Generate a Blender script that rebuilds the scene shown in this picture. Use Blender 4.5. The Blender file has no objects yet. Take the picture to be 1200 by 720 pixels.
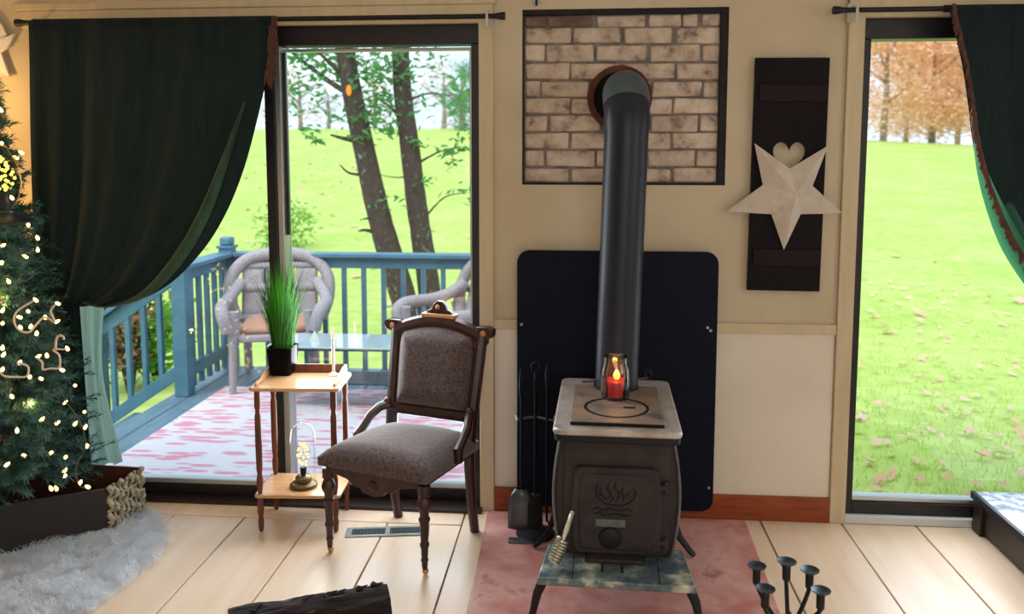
import bpy, math, random
from math import sin, cos, pi, radians, sqrt, tan, atan2
from mathutils import Vector, Matrix, noise
random.seed(7)
SC = bpy.context.scene
COL = SC.collection

# ------------------------------------------------------------------ camera
FPX, PCX, PCY, YAW, PITCH, CAMZ = 960.0, 600.0, 275.6, radians(4.77), radians(5.63), 1.5
cam = bpy.data.cameras.new('camera')
camo = bpy.data.objects.new('camera', cam)
COL.objects.link(camo)
cam.sensor_width = 36.0
cam.lens = 36.0 * FPX / 1200.0
cam.shift_y = -(360.0 - PCY) / 1200.0
cam.clip_end = 500
camo.location = (0, 0, CAMZ)
camo.rotation_euler = (pi / 2 - PITCH, 0, YAW)
cam.dof.use_dof = True
cam.dof.focus_distance = 2.85
cam.dof.aperture_fstop = 2.8
SC.camera = camo

# ------------------------------------------------------------------ view / world / lights
SC.view_settings.view_transform = 'Standard'
SC.view_settings.look = 'None'
SC.view_settings.gamma = 1.0
SC.view_settings.exposure = 0.0
SC.view_settings.use_curve_mapping = False

world = bpy.data.worlds.new('overcast_sky')
SC.world = world
world.use_nodes = True
wn, wl = world.node_tree.nodes, world.node_tree.links
wn.clear()
wo = wn.new('ShaderNodeOutputWorld')
wb = wn.new('ShaderNodeBackground')
wt = wn.new('ShaderNodeTexCoord')
wz = wn.new('ShaderNodeTexNoise')
wz.inputs['Scale'].default_value = 3.0
wz.inputs['Detail'].default_value = 5.0
wr = wn.new('ShaderNodeValToRGB')
wr.color_ramp.elements[0].position = 0.35
wr.color_ramp.elements[0].color = (0.40, 0.56, 0.70, 1)
wr.color_ramp.elements[1].position = 0.65
wr.color_ramp.elements[1].color = (0.62, 0.72, 0.78, 1)
wl.new(wt.outputs['Generated'], wz.inputs['Vector'])
wl.new(wz.outputs['Fac'], wr.inputs['Fac'])
wl.new(wr.outputs['Color'], wb.inputs['Color'])
wb.inputs['Strength'].default_value = 2.1
wl.new(wb.outputs['Background'], wo.inputs['Surface'])


def area(name, loc, rot, sx, sy, power, color):
    l = bpy.data.lights.new(name, 'AREA')
    l.shape = 'RECTANGLE'
    l.size, l.size_y, l.energy, l.color = sx, sy, power, color
    o = bpy.data.objects.new(name, l)
    o.location, o.rotation_euler = loc, rot
    COL.objects.link(o)
    return o


# fill lamps added behind the camera and at its right, no windows built
area('rear_window_light', (0.6, -2.35, 1.55), (radians(90), 0, 0), 2.2, 1.3, 35, (1.0, 0.98, 0.97))
area('side_window_light', (3.1, 0.4, 1.5), (radians(90), 0, radians(90)), 1.8, 1.3, 20, (0.95, 0.97, 1.0))
# daylight that the two glass doors let in
area('left_door_light', (-0.83, 3.22, 1.05), (radians(-82), 0, 0), 0.75, 1.6, 33, (0.86, 0.94, 1.0))
area('right_door_light', (1.75, 3.22, 1.05), (radians(-82), 0, 0), 1.0, 1.6, 30, (0.88, 0.95, 1.0))
for _n in ('left_door_light', 'right_door_light'):
    bpy.data.objects[_n].visible_camera = False
# veiled sun, high behind the house
sun = bpy.data.lights.new('veiled_sun', 'SUN')
sun.energy, sun.angle, sun.color = 2.8, radians(50), (1.0, 0.97, 0.9)
suno = bpy.data.objects.new('veiled_sun', sun)
suno.rotation_euler = (radians(38), 0, radians(-20))
COL.objects.link(suno)


# ------------------------------------------------------------------ helpers
def S(r, g, b):
    def f(c):
        c /= 255.0
        return c / 12.92 if c <= 0.04045 else ((c + 0.055) / 1.055) ** 2.4
    return (f(r), f(g), f(b), 1)


_f0 = Vector((-sin(YAW), cos(YAW), 0))
FW = _f0 * cos(PITCH) - Vector((0, 0, sin(PITCH)))
UPV = _f0 * sin(PITCH) + Vector((0, 0, cos(PITCH)))
RT = Vector((cos(YAW), sin(YAW), 0))


def ray(u, v):
    return FW * FPX + RT * (u - PCX) - UPV * (v - PCY)


def atY(u, v, y):
    r = ray(u, v)
    return Vector((0, 0, CAMZ)) + r * (y / r.y)


def atZ(u, v, z):
    r = ray(u, v)
    return Vector((0, 0, CAMZ)) + r * ((z - CAMZ) / r.z)


class MB:
    def __init__(s):
        s.v, s.f = [], []

    def add(s, vs, fs, M=None):
        b = len(s.v)
        s.v += [(M @ Vector(p)) if M else Vector(p) for p in vs]
        s.f += [tuple(i + b for i in f) for f in fs]
        return s

    def box(s, x0, x1, y0, y1, z0, z1, M=None):
        vs = [(x, y, z) for z in (z0, z1) for y in (y0, y1) for x in (x0, x1)]
        return s.add(vs, [(0, 2, 3, 1), (4, 5, 7, 6), (0, 1, 5, 4), (2, 6, 7, 3), (0, 4, 6, 2), (1, 3, 7, 5)], M)

    def tube(s, pts, r, n=8, M=None, flat=1.0):
        pts = [Vector(p) for p in pts]
        m = len(pts)
        if not isinstance(r, (list, tuple)):
            r = [r] * m
        t = (pts[1] - pts[0]).normalized()
        a = t.orthogonal().normalized()
        vs = []
        for i, p in enumerate(pts):
            d = (pts[min(i + 1, m - 1)] - pts[max(i - 1, 0)])
            if d.length < 1e-9:
                d = t
            d.normalize()
            a = (a - d * a.dot(d))
            a = a.normalized() if a.length > 1e-6 else d.orthogonal().normalized()
            b = d.cross(a)
            for k in range(n):
                w = 2 * pi * k / n
                vs.append(p + (a * cos(w) + b * sin(w) * flat) * r[i])
        fs = []
        for i in range(m - 1):
            for k in range(n):
                k2 = (k + 1) % n
                fs.append((i * n + k, i * n + k2, (i + 1) * n + k2, (i + 1) * n + k))
        fs.append(tuple(reversed(range(n))))
        fs.append(tuple(range((m - 1) * n, m * n)))
        return s.add(vs, fs, M)

    def lathe(s, prof, n=20, M=None, caps=True):
        vs, fs = [], []
        m = len(prof)
        for r, z in prof:
            for k in range(n):
                w = 2 * pi * k / n
                vs.append((max(r, 1e-4) * cos(w), max(r, 1e-4) * sin(w), z))
        for i in range(m - 1):
            for k in range(n):
                k2 = (k + 1) % n
                fs.append((i * n + k, i * n + k2, (i + 1) * n + k2, (i + 1) * n + k))
        if caps:
            fs.append(tuple(reversed(range(n))))
            fs.append(tuple(range((m - 1) * n, m * n)))
        return s.add(vs, fs, M)

    def prism(s, poly, y0, y1, M=None):
        """poly in the XZ plane extruded along Y"""
        n = len(poly)
        vs = [(x, y0, z) for x, z in poly] + [(x, y1, z) for x, z in poly]
        fs = [tuple(range(n)), tuple(reversed(range(n, 2 * n)))]
        for i in range(n):
            j = (i + 1) % n
            fs.append((j, i, n + i, n + j))
        return s.add(vs, fs, M)

    def slab(s, poly, z0, z1, M=None):
        """poly in the XY plane extruded along Z"""
        n = len(poly)
        vs = [(x, y, z0) for x, y in poly] + [(x, y, z1) for x, y in poly]
        fs = [tuple(reversed(range(n))), tuple(range(n, 2 * n))]
        for i in range(n):
            j = (i + 1) % n
            fs.append((i, j, n + j, n + i))
        return s.add(vs, fs, M)

    def ball(s, c, r, n=10, m=6, sz=1.0):
        prof = [(r * sin(pi * i / m), -r * sz * cos(pi * i / m)) for i in range(m + 1)]
        return s.lathe(prof, n, Matrix.Translation(c))

    def grid(s, fn, nu, nv, M=None):
        vs = [fn(i / nu, j / nv) for j in range(nv + 1) for i in range(nu + 1)]
        fs = [(j * (nu + 1) + i, j * (nu + 1) + i + 1, (j + 1) * (nu + 1) + i + 1, (j + 1) * (nu + 1) + i)
              for j in range(nv) for i in range(nu)]
        return s.add(vs, fs, M)

    def build(s, name, mat, parent=None, smooth=40, bevel=0.0, label=None, cat=None, group=None, kind=None,
              thick=0.0, sub=0, seg=2):
        me = bpy.data.meshes.new(name)
        me.from_pydata([tuple(p) for p in s.v], [], s.f)
        me.validate()
        me.update()
        if smooth:
            me.polygons.foreach_set('use_smooth', [True] * len(me.polygons))
            if smooth < 180:
                me.set_sharp_from_angle(angle=radians(smooth))
        o = bpy.data.objects.new(name, me)
        COL.objects.link(o)
        if mat:
            me.materials.append(mat)
        if parent is not None:
            o.parent = parent
        if thick:
            md = o.modifiers.new('solid', 'SOLIDIFY')
            md.thickness = thick
            md.offset = 0
        if bevel:
            md = o.modifiers.new('bevel', 'BEVEL')
            md.width, md.segments, md.limit_method = bevel, seg, 'ANGLE'
            md.angle_limit = radians(35)
        if sub:
            md = o.modifiers.new('sub', 'SUBSURF')
            md.levels = md.render_levels = sub
        tag(o, label, cat, group, kind)
        return o


def tag(o, label=None, cat=None, group=None, kind=None):
    if label:
        o['label'] = label
    if cat:
        o['category'] = cat
    if group:
        o['group'] = group
    if kind:
        o['kind'] = kind
    return o


def thing(name, label, cat, loc=(0, 0, 0), rz=0.0, group=None, kind=None):
    o = bpy.data.objects.new(name, None)
    o.empty_display_size = 0.05
    COL.objects.link(o)
    o.location = loc
    o.rotation_euler = (0, 0, rz)
    return tag(o, label, cat, group, kind)


def dup(root, loc, rz=None, label=None, group=None):
    r = root.copy()
    COL.objects.link(r)
    r.location = loc
    if rz is not None:
        r.rotation_euler = (0, 0, rz)
    if label:
        r['label'] = label
    if group:
        r['group'] = group
    for ch in list(root.children):
        c = ch.copy()
        COL.objects.link(c)
        c.parent = r
        for g in ch.children:
            d = g.copy()
            COL.objects.link(d)
            d.parent = c
    return r


def local(parent, p):
    M = Matrix.Translation(parent.location) @ Matrix.Rotation(parent.rotation_euler.z, 4, 'Z')
    return M.inverted() @ Vector(p)


# ------------------------------------------------------------------ materials
def mat(name, c1, c2=None, scale=8.0, stretch=(1, 1, 1), lo=0.35, hi=0.65, rough=0.6, metal=0.0, bump=0.0,
        bscale=None, detail=6.0, rand=0.0, spec=0.5, sheen=0.0, c3=None, coat=0.0, trans=None):
    m = bpy.data.materials.new(name)
    m.use_nodes = True
    n, l = m.node_tree.nodes, m.node_tree.links
    b = n['Principled BSDF']
    b.inputs['Base Color'].default_value = c1
    b.inputs['Roughness'].default_value = rough
    b.inputs['Metallic'].default_value = metal
    b.inputs['Specular IOR Level'].default_value = spec
    b.inputs['Coat Weight'].default_value = coat
    if sheen:
        b.inputs['Sheen Weight'].default_value = sheen
        b.inputs['Sheen Roughness'].default_value = 0.4
    tc = n.new('ShaderNodeTexCoord')
    mp = n.new('ShaderNodeMapping')
    mp.inputs['Scale'].default_value = stretch
    l.new(tc.outputs['Object'], mp.inputs['Vector'])
    vec = mp.outputs['Vector']
    if rand:
        oi = n.new('ShaderNodeObjectInfo')
        va = n.new('ShaderNodeVectorMath')
        va.operation = 'ADD'
        mu = n.new('ShaderNodeMath')
        mu.operation = 'MULTIPLY'
        mu.inputs[1].default_value = 37.0
        l.new(oi.outputs['Random'], mu.inputs[0])
        l.new(vec, va.inputs[0])
        l.new(mu.outputs[0], va.inputs[1])
        vec = va.outputs['Vector']
    colout = None
    if c2:
        tx = n.new('ShaderNodeTexNoise')
        tx.inputs['Scale'].default_value = scale
        tx.inputs['Detail'].default_value = detail
        tx.inputs['Roughness'].default_value = 0.62
        l.new(vec, tx.inputs['Vector'])
        rp = n.new('ShaderNodeValToRGB')
        rp.color_ramp.elements[0].position = lo
        rp.color_ramp.elements[1].position = hi
        rp.color_ramp.elements[0].color = c1
        rp.color_ramp.elements[1].color = c2
        if c3:
            e = rp.color_ramp.elements.new(min(0.98, hi + 0.12))
            e.color = c3
        l.new(tx.outputs['Fac'], rp.inputs['Fac'])
        colout = rp.outputs['Color']
    if rand and colout:
        hs = n.new('ShaderNodeHueSaturation')
        ma = n.new('ShaderNodeMapRange')
        ma.inputs['To Min'].default_value = 1.0 - rand
        ma.inputs['To Max'].default_value = 1.0 + rand
        l.new(oi.outputs['Random'], ma.inputs['Value'])
        l.new(ma.outputs['Result'], hs.inputs['Value'])
        l.new(colout, hs.inputs['Color'])
        colout = hs.outputs['Color']
    if colout:
        l.new(colout, b.inputs['Base Color'])
    if bump:
        tb = n.new('ShaderNodeTexNoise')
        tb.inputs['Scale'].default_value = bscale or scale * 3
        tb.inputs['Detail'].default_value = 5.0
        l.new(vec, tb.inputs['Vector'])
        bp = n.new('ShaderNodeBump')
        bp.inputs['Strength'].default_value = bump
        bp.inputs['Distance'].default_value = 0.01
        l.new(tb.outputs['Fac'], bp.inputs['Height'])
        l.new(bp.outputs['Normal'], b.inputs['Normal'])
    if trans:
        tr = n.new('ShaderNodeBsdfTranslucent')
        tr.inputs['Color'].default_value = trans[0]
        mx = n.new('ShaderNodeMixShader')
        mx.inputs[0].default_value = trans[1]
        l.new(b.outputs[0], mx.inputs[1])
        l.new(tr.outputs[0], mx.inputs[2])
        l.new(mx.outputs[0], n['Material Output'].inputs['Surface'])
    return m


def emit(name, color, strength):
    m = bpy.data.materials.new(name)
    m.use_nodes = True
    n, l = m.node_tree.nodes, m.node_tree.links
    n.remove(n['Principled BSDF'])
    e = n.new('ShaderNodeEmission')
    e.inputs['Color'].default_value = color
    e.inputs['Strength'].default_value = strength
    l.new(e.outputs[0], n['Material Output'].inputs['Surface'])
    return m


def glass(name, tint=(1, 1, 1, 1), ior=1.45, gain=1.0, rough=0.0):
    m = bpy.data.materials.new(name)
    m.use_nodes = True
    n, l = m.node_tree.nodes, m.node_tree.links
    n.remove(n['Principled BSDF'])
    t = n.new('ShaderNodeBsdfTransparent')
    t.inputs['Color'].default_value = tint
    g = n.new('ShaderNodeBsdfGlossy')
    g.inputs['Roughness'].default_value = rough
    f = n.new('ShaderNodeFresnel')
    f.inputs['IOR'].default_value = ior
    mu = n.new('ShaderNodeMath')
    mu.operation = 'MULTIPLY'
    mu.use_clamp = True
    mu.inputs[1].default_value = gain
    x = n.new('ShaderNodeMixShader')
    l.new(f.outputs[0], mu.inputs[0])
    l.new(mu.outputs[0], x.inputs[0])
    l.new(t.outputs[0], x.inputs[1])
    l.new(g.outputs[0], x.inputs[2])
    l.new(x.outputs[0], n['Material Output'].inputs['Surface'])
    return m


M = {}
M['wall'] = mat('painted_wall', S(206, 192, 166), S(197, 182, 155), 2.5, rough=0.75, bump=0.05, bscale=60)
M['wainscot'] = mat('wainscot_paint', S(228, 220, 206), S(220, 210, 195), 2.5, rough=0.7, bump=0.04, bscale=60)
M['trim'] = mat('trim_paint', S(208, 192, 160), S(198, 180, 148), 6, (4, 4, 0.6), rough=0.55, bump=0.05, bscale=40)
M['ceiling'] = mat('ceiling_paint', S(225, 215, 195), rough=0.8)
M['red_wood'] = mat('red_baseboard', S(158, 74, 24), S(116, 44, 14), 5, (1, 6, 9), rough=0.45, bump=0.05)
M['plank'] = mat('pine_plank', S(238, 216, 192), S(224, 194, 164), 3.0, (5, 0.45, 1), 0.3, 0.75, rough=0.33, rand=0.07,
                 bump=0.06, bscale=10, c3=S(202, 170, 144))
M['gap'] = mat('floor_gap', S(70, 52, 40), rough=0.9)
M['dark_frame'] = mat('door_frame_dark', S(26, 24, 32), S(20, 17, 20), 5, rough=0.42)
M['alu'] = mat('aluminium', S(190, 196, 198), rough=0.35, metal=0.8)
M['sill'] = mat('white_sill', S(206, 214, 218), rough=0.45)
M['brown_frame'] = mat('frame_brown', S(46, 30, 26), S(32, 20, 18), 6, (5, 5, 0.5), rough=0.5)
M['pane'] = glass('window_glass', ior=1.45, gain=1.0)
M['mortar'] = mat('sooty_mortar', S(150, 142, 134), S(96, 90, 90), 14, rough=0.95, bump=0.5, bscale=60)
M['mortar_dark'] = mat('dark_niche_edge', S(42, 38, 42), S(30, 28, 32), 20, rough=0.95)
M['brick'] = mat('whitewashed_brick', S(214, 198, 182), S(188, 168, 152), 14, rough=0.85, rand=0.07, bump=0.5, bscale=55,
                 c3=S(120, 104, 98), lo=0.38, hi=0.56)
M['brick_dark'] = mat('bare_brick', S(136, 114, 100), S(100, 82, 76), 14, rough=0.9, rand=0.1, bump=0.5, bscale=55)
M['shield'] = mat('heat_shield', S(13, 18, 33), S(16, 21, 38), 3, rough=0.6, spec=0.12)
M['screw'] = mat('screw_metal', S(150, 160, 175), rough=0.35, metal=0.9)
M['pipe'] = mat('black_stovepipe', S(20, 27, 46), S(15, 20, 36), 6, rough=0.42, spec=0.4)
M['pipe_elbow'] = mat('grey_elbow', S(84, 100, 106), S(66, 80, 88), 8, rough=0.5, spec=0.3)
M['rust'] = mat('rusty_collar', S(104, 52, 36), S(64, 30, 24), 16, rough=0.8, bump=0.3)
M['soot'] = mat('soot', S(14, 13, 15), rough=0.95)
M['iron'] = mat('cast_iron', S(58, 50, 52), S(42, 37, 40), 12, rough=0.6, spec=0.3, bump=0.25, bscale=90)
M['iron_top'] = mat('patchy_iron_top', S(164, 148, 136), S(192, 188, 186), 7, rough=0.36, metal=0.25, bump=0.15, bscale=60,
                    c3=S(98, 104, 104), lo=0.36, hi=0.58)
M['iron_lid'] = mat('rusty_lid', S(160, 134, 114), S(136, 120, 110), 11, rough=0.45, metal=0.2, bump=0.15, bscale=60,
                    c3=S(84, 90, 92), lo=0.4, hi=0.56)
M['iron_dark'] = mat('iron_dark', S(18, 18, 25), S(26, 26, 33), 10, rough=0.5, spec=0.3, bump=0.1)
M['iron_edge'] = mat('worn_iron_edge', S(120, 126, 128), S(86, 90, 94), 10, rough=0.45, metal=0.5)
M['hearth_plate'] = mat('ashy_iron_plate', S(62, 80, 96), S(104, 120, 122), 9, rough=0.42, metal=0.3, bump=0.15, bscale=50,
                        c3=S(200, 202, 186), lo=0.38, hi=0.5)
M['door_badge'] = mat('worn_badge', S(104, 110, 112), S(86, 92, 94), 30, rough=0.5, metal=0.3)
M['nickel'] = mat('nickel_spring', S(196, 198, 186), rough=0.28, metal=0.9)
M['pad'] = mat('red_hearth_paint', S(182, 112, 106), S(210, 162, 156), 5, rough=0.33, bump=0.08, bscale=20, c3=S(148, 76, 78),
               lo=0.36, hi=0.6)
M['board'] = mat('dark_shutter', S(24, 16, 22), S(18, 12, 17), 5, (5, 5, 0.6), rough=0.65, spec=0.15, bump=0.08)
M['batten'] = mat('shutter_batten', S(36, 21, 26), S(28, 17, 22), 5, (0.6, 5, 5), rough=0.6, spec=0.15, bump=0.08)
M['star'] = mat('white_tin', S(226, 216, 204), S(208, 196, 184), 12, rough=0.5, bump=0.08)
M['curtain'] = mat('dark_green_velvet', S(35, 45, 48), S(28, 36, 41), 9, (8, 8, 0.6), rough=0.9, sheen=0.15, bump=0.08,
                   trans=(S(40, 80, 60), 0.07), spec=0.1)
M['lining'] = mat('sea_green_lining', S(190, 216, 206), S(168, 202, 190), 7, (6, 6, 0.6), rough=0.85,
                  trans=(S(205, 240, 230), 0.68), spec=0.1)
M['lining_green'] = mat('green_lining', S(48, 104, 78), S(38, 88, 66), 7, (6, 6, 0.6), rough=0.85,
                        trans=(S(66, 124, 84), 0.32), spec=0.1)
M['fold'] = mat('green_fold', S(66, 92, 74), S(48, 70, 56), 9, (8, 8, 0.6), rough=0.7, sheen=0.3,
                trans=(S(60, 130, 90), 0.2), spec=0.1)  # paler green carries the sheen on the curtain's rolled fold
M['fringe'] = mat('brown_fringe', S(74, 44, 38), S(98, 66, 54), 40, rough=0.95)
M['rod'] = mat('rod_black', S(20, 20, 27), rough=0.45, metal=0.3)
M['bracket'] = mat('bracket_white', S(190, 184, 172), rough=0.5)
M['walnut'] = mat('dark_walnut', S(62, 32, 27), S(40, 20, 19), 6, (6, 6, 0.7), rough=0.34, bump=0.05)
M['tan_wood'] = mat('worn_light_wood', S(196, 150, 108), S(170, 122, 84), 8, rough=0.45)  # pale tan wood for the chair's crest trim and small parts
M['tweed'] = mat('speckled_upholstery', S(96, 81, 80), S(64, 51, 53), 90, rough=0.9, sheen=0.9, bump=0.3, bscale=200, detail=2,
                 c3=S(44, 34, 38))
M['table_top'] = mat('table_maple', S(212, 170, 126), S(194, 148, 104), 4, (0.7, 6, 6), rough=0.24, bump=0.02)
M['table_leg'] = mat('table_leg_wood', S(112, 58, 32), S(80, 38, 22), 6, (5, 5, 0.7), rough=0.35)
M['brass_caster'] = mat('brass_caster', S(196, 158, 84), rough=0.3, metal=0.9)
M['pot'] = mat('black_pot', S(6, 6, 8), rough=0.3, spec=0.08)
M['soil'] = mat('soil', S(40, 30, 22), S(28, 20, 15), 60, rough=1.0)
M['grass_blade'] = mat('plant_grass', S(30, 92, 20), S(54, 132, 32), 3, rough=0.5, trans=(S(90, 190, 40), 0.18))
M['chrome'] = mat('silver', S(238, 240, 242), rough=0.2)
M['ivory'] = mat('ivory_plastic', S(246, 242, 226), rough=0.4, trans=(S(255, 248, 225), 0.5))
M['old_brass'] = mat('old_brass', S(112, 96, 62), S(84, 72, 50), 10, rough=0.35, metal=0.8)
M['thin_glass'] = glass('lamp_glass', (0.985, 0.99, 0.985, 1), 1.2, 0.22)
M['jar_glass'] = glass('jar_glass', (0.95, 0.93, 0.92, 1), 1.5, 1.6, 0.08)
M['wax'] = mat('red_wax', S(206, 18, 26), rough=0.35, trans=(S(255, 30, 20), 0.35))
M['jar_label'] = mat('jar_label', S(92, 50, 44), S(60, 30, 28), 30, rough=0.6)
M['flame'] = emit('flame_glow', S(255, 178, 40), 9.0)
M['led'] = emit('led_glow', S(255, 222, 84), 3.2)
M['bulb'] = emit('fairy_bulb', S(255, 206, 112), 7.5)
M['cord'] = mat('light_cord', S(206, 186, 172), rough=0.5)
M['cord_green'] = mat('green_cord', S(40, 60, 45), rough=0.5)
M['needle'] = mat('fir_needles', S(44, 82, 78), S(66, 106, 94), 5, rough=0.6, trans=(S(60, 110, 60), 0.15))
M['bark'] = mat('tree_bark', S(60, 46, 38), S(40, 30, 25), 12, (3, 3, 0.8), rough=0.95, bump=0.6)
M['collar_dark'] = mat('dark_collar', S(42, 34, 34), S(30, 24, 26), 6, (1, 1, 8), rough=0.6, bump=0.1)
M['collar_red'] = mat('collar_lining', S(84, 40, 34), S(66, 30, 27), 9, rough=0.7)
M['wicker'] = mat('grey_wicker', S(188, 180, 156), S(126, 120, 100), 60, rough=0.8, bump=0.3)
M['fur'] = mat('white_fur', S(242, 249, 255), S(232, 240, 250), 10, rough=0.85, trans=(S(248, 250, 255), 0.5))
M['lantern'] = mat('lantern_blue_black', S(36, 46, 58), S(26, 32, 42), 6, rough=0.4, metal=0.4)
M['wire'] = mat('wire', S(170, 140, 80), rough=0.35, metal=0.8)
M['white_paper'] = mat('white_feather', S(232, 228, 224), S(214, 210, 208), 12, rough=0.7)
M['blackwood'] = mat('bench_dark_wood', S(44, 28, 22), S(26, 17, 15), 6, (6, 0.7, 6), rough=0.4, bump=0.08)
M['bench_top'] = mat('glossy_bench_top', S(92, 98, 112), S(176, 186, 202), 26, rough=0.12, spec=0.8, coat=0.5, lo=0.42, hi=0.58)  # pale mottling stands for reflections in the glossy top
M['log_bark'] = mat('log_bark', S(44, 36, 36), S(26, 20, 22), 10, (0.9, 5, 5), rough=0.95, bump=1.0, bscale=16, c3=S(120, 106, 98),
                    lo=0.36, hi=0.62)
M['log_wood'] = mat('log_end', S(92, 66, 50), S(60, 42, 34), 20, rough=0.9)
M['candelabra'] = mat('black_wrought_iron', S(20, 20, 24), S(30, 32, 38), 20, rough=0.42, metal=0.4)
M['cup_iron'] = mat('cup_sheen_iron', S(70, 88, 106), S(44, 56, 72), 20, rough=0.3, metal=0.6)
M['vent'] = mat('vent_grey', S(150, 150, 146), S(128, 130, 128), 20, rough=0.45, metal=0.4)
M['vent_slat'] = mat('vent_slat', S(50, 74, 80), rough=0.5, metal=0.3)
M['vent_hole'] = mat('vent_hole', S(22, 24, 26), rough=0.9)
M['tool_black'] = mat('tool_black', S(14, 14, 20), S(20, 20, 26), 14, rough=0.7, spec=0.15)
M['steel'] = mat('tool_steel', S(96, 104, 112), S(66, 72, 80), 14, rough=0.35, metal=0.6)
# outdoors
M['deck'] = mat('blue_grey_deck', S(96, 128, 148), S(122, 150, 166), 4, (6, 0.7, 6), rough=0.5, rand=0.08, bump=0.06)
M['rail'] = mat('blue_rail_paint', S(74, 118, 144), S(92, 136, 160), 5, rough=0.5, bump=0.05, c3=S(110, 142, 156), lo=0.4, hi=0.66)
M['rattan'] = mat('pale_rattan', S(192, 184, 192), S(150, 142, 152), 110, rough=0.7, bump=0.5, bscale=160, detail=2)
M['cushion'] = mat('rust_cushion', S(196, 150, 126), rough=0.9)
M['table_glass'] = mat('glass_table_top', S(190, 216, 228), rough=0.04, spec=0.9, coat=0.6)
M['table_frame'] = mat('table_frame_blue', S(44, 74, 100), rough=0.4, metal=0.3)
M['mat_brown'] = mat('coir_mat', S(176, 128, 98), S(142, 98, 72), 26, rough=1.0, bump=0.3)
M['trunk'] = mat('lichen_bark', S(86, 70, 64), S(56, 46, 46), 16, (1.6, 1.6, 0.9), rough=0.95, bump=0.9, bscale=18, c3=S(160, 184, 172),
                 lo=0.36, hi=0.6)
M['cedar'] = mat('cedar_leaf', S(58, 112, 66), S(90, 146, 84), 2, rough=0.7, trans=(S(110, 190, 100), 0.4))
M['leaf_orange'] = mat('autumn_leaf', S(246, 216, 192), S(238, 192, 156), 0.35, rough=0.8, trans=(S(240, 180, 120), 0.35))  # distance haze is put into these pale orange leaf colours
M['leaf_pink'] = mat('faded_leaf', S(206, 178, 168), S(222, 186, 166), 0.35, rough=0.8, trans=(S(230, 200, 190), 0.35))  # pale pink holds the haze over the skyline trees
M['leaf_grey'] = mat('bare_twigs', S(176, 178, 180), S(190, 184, 178), 0.35, rough=0.9, trans=(S(200, 200, 205), 0.3))
M['leaf_pine'] = mat('pine_leaf', S(96, 140, 112), S(120, 160, 124), 0.5, rough=0.8, trans=(S(120, 180, 130), 0.3))
M['far_trunk'] = mat('far_trunk', S(128, 116, 112), S(150, 138, 130), 3, rough=0.95)
M['shrub_green'] = mat('shrub_leaf', S(86, 132, 54), S(120, 160, 66), 4, rough=0.7, trans=(S(150, 220, 80), 0.35))
M['shrub_brown'] = mat('brown_shrub_leaf', S(150, 112, 84), S(112, 84, 66), 4, rough=0.8, trans=(S(190, 140, 90), 0.25))
M['white_thing'] = mat('white_ceramic', S(236, 236, 232), rough=0.3)


def lawn_material():
    m = mat('lawn', S(176, 198, 104), S(200, 214, 134), 0.5, rough=0.95, spec=0.1, lo=0.3, hi=0.7, bump=0.4, bscale=22)
    n, l = m.node_tree.nodes, m.node_tree.links
    b = n['Principled BSDF']
    old = b.inputs['Base Color'].links[0].from_socket
    t = n.new('ShaderNodeTexNoise')
    t.inputs['Scale'].default_value = 5.0
    t.inputs['Detail'].default_value = 8.0
    tc = n.new('ShaderNodeTexCoord')
    l.new(tc.outputs['Object'], t.inputs['Vector'])
    r = n.new('ShaderNodeValToRGB')
    r.color_ramp.elements[0].position, r.color_ramp.elements[1].position = 0.3, 0.7
    r.color_ramp.elements[0].color = S(205, 225, 180)
    r.color_ramp.elements[1].color = (1, 1, 1, 1)
    mx = n.new('ShaderNodeMix')
    mx.data_type = 'RGBA'
    mx.blend_type = 'MULTIPLY'
    mx.inputs['Factor'].default_value = 0.8
    l.new(t.outputs['Fac'], r.inputs['Fac'])
    l.new(old, mx.inputs[6])
    l.new(r.outputs['Color'], mx.inputs[7])
    l.new(mx.outputs[2], b.inputs['Base Color'])
    return m


M['lawn'] = lawn_material()


def rug_material():
    m = bpy.data.materials.new('rug_weave')
    m.use_nodes = True
    n, l = m.node_tree.nodes, m.node_tree.links
    b = n['Principled BSDF']
    b.inputs['Roughness'].default_value = 0.9
    tc = n.new('ShaderNodeTexCoord')
    mp = n.new('ShaderNodeMapping')
    mp.inputs['Scale'].default_value = (5.2, 19, 1)
    mp.inputs['Rotation'].default_value = (0, 0, radians(7))
    vz = n.new('ShaderNodeTexVoronoi')
    vz.inputs['Scale'].default_value = 1.1
    r = n.new('ShaderNodeValToRGB')
    e = r.color_ramp.elements
    e[0].position, e[0].color = 0.35, S(240, 160, 182)
    e[1].position, e[1].color = 0.48, S(240, 232, 240)
    l.new(tc.outputs['Object'], mp.inputs['Vector'])
    l.new(mp.outputs[0], vz.inputs['Vector'])
    l.new(vz.outputs['Distance'], r.inputs['Fac'])
    l.new(r.outputs[0], b.inputs['Base Color'])
    return m


M['rug'] = rug_material()

# ================================================================== ROOM SHELL
WY, WT = 3.323, 0.14            # inner face of the wall with the doors, its thickness
XL, XR, YB, ZC = -3.1, 3.3, -2.6, 2.45
LD0, LD1 = -2.27, -0.411        # left glass door opening
RD0, RD1 = 1.085, 2.95          # right glass door opening
DH = 2.022                      # door head height
BX0, BX1, BZ0, BZ1 = -0.236, 0.573, 1.377, 2.073    # brick niche

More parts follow.
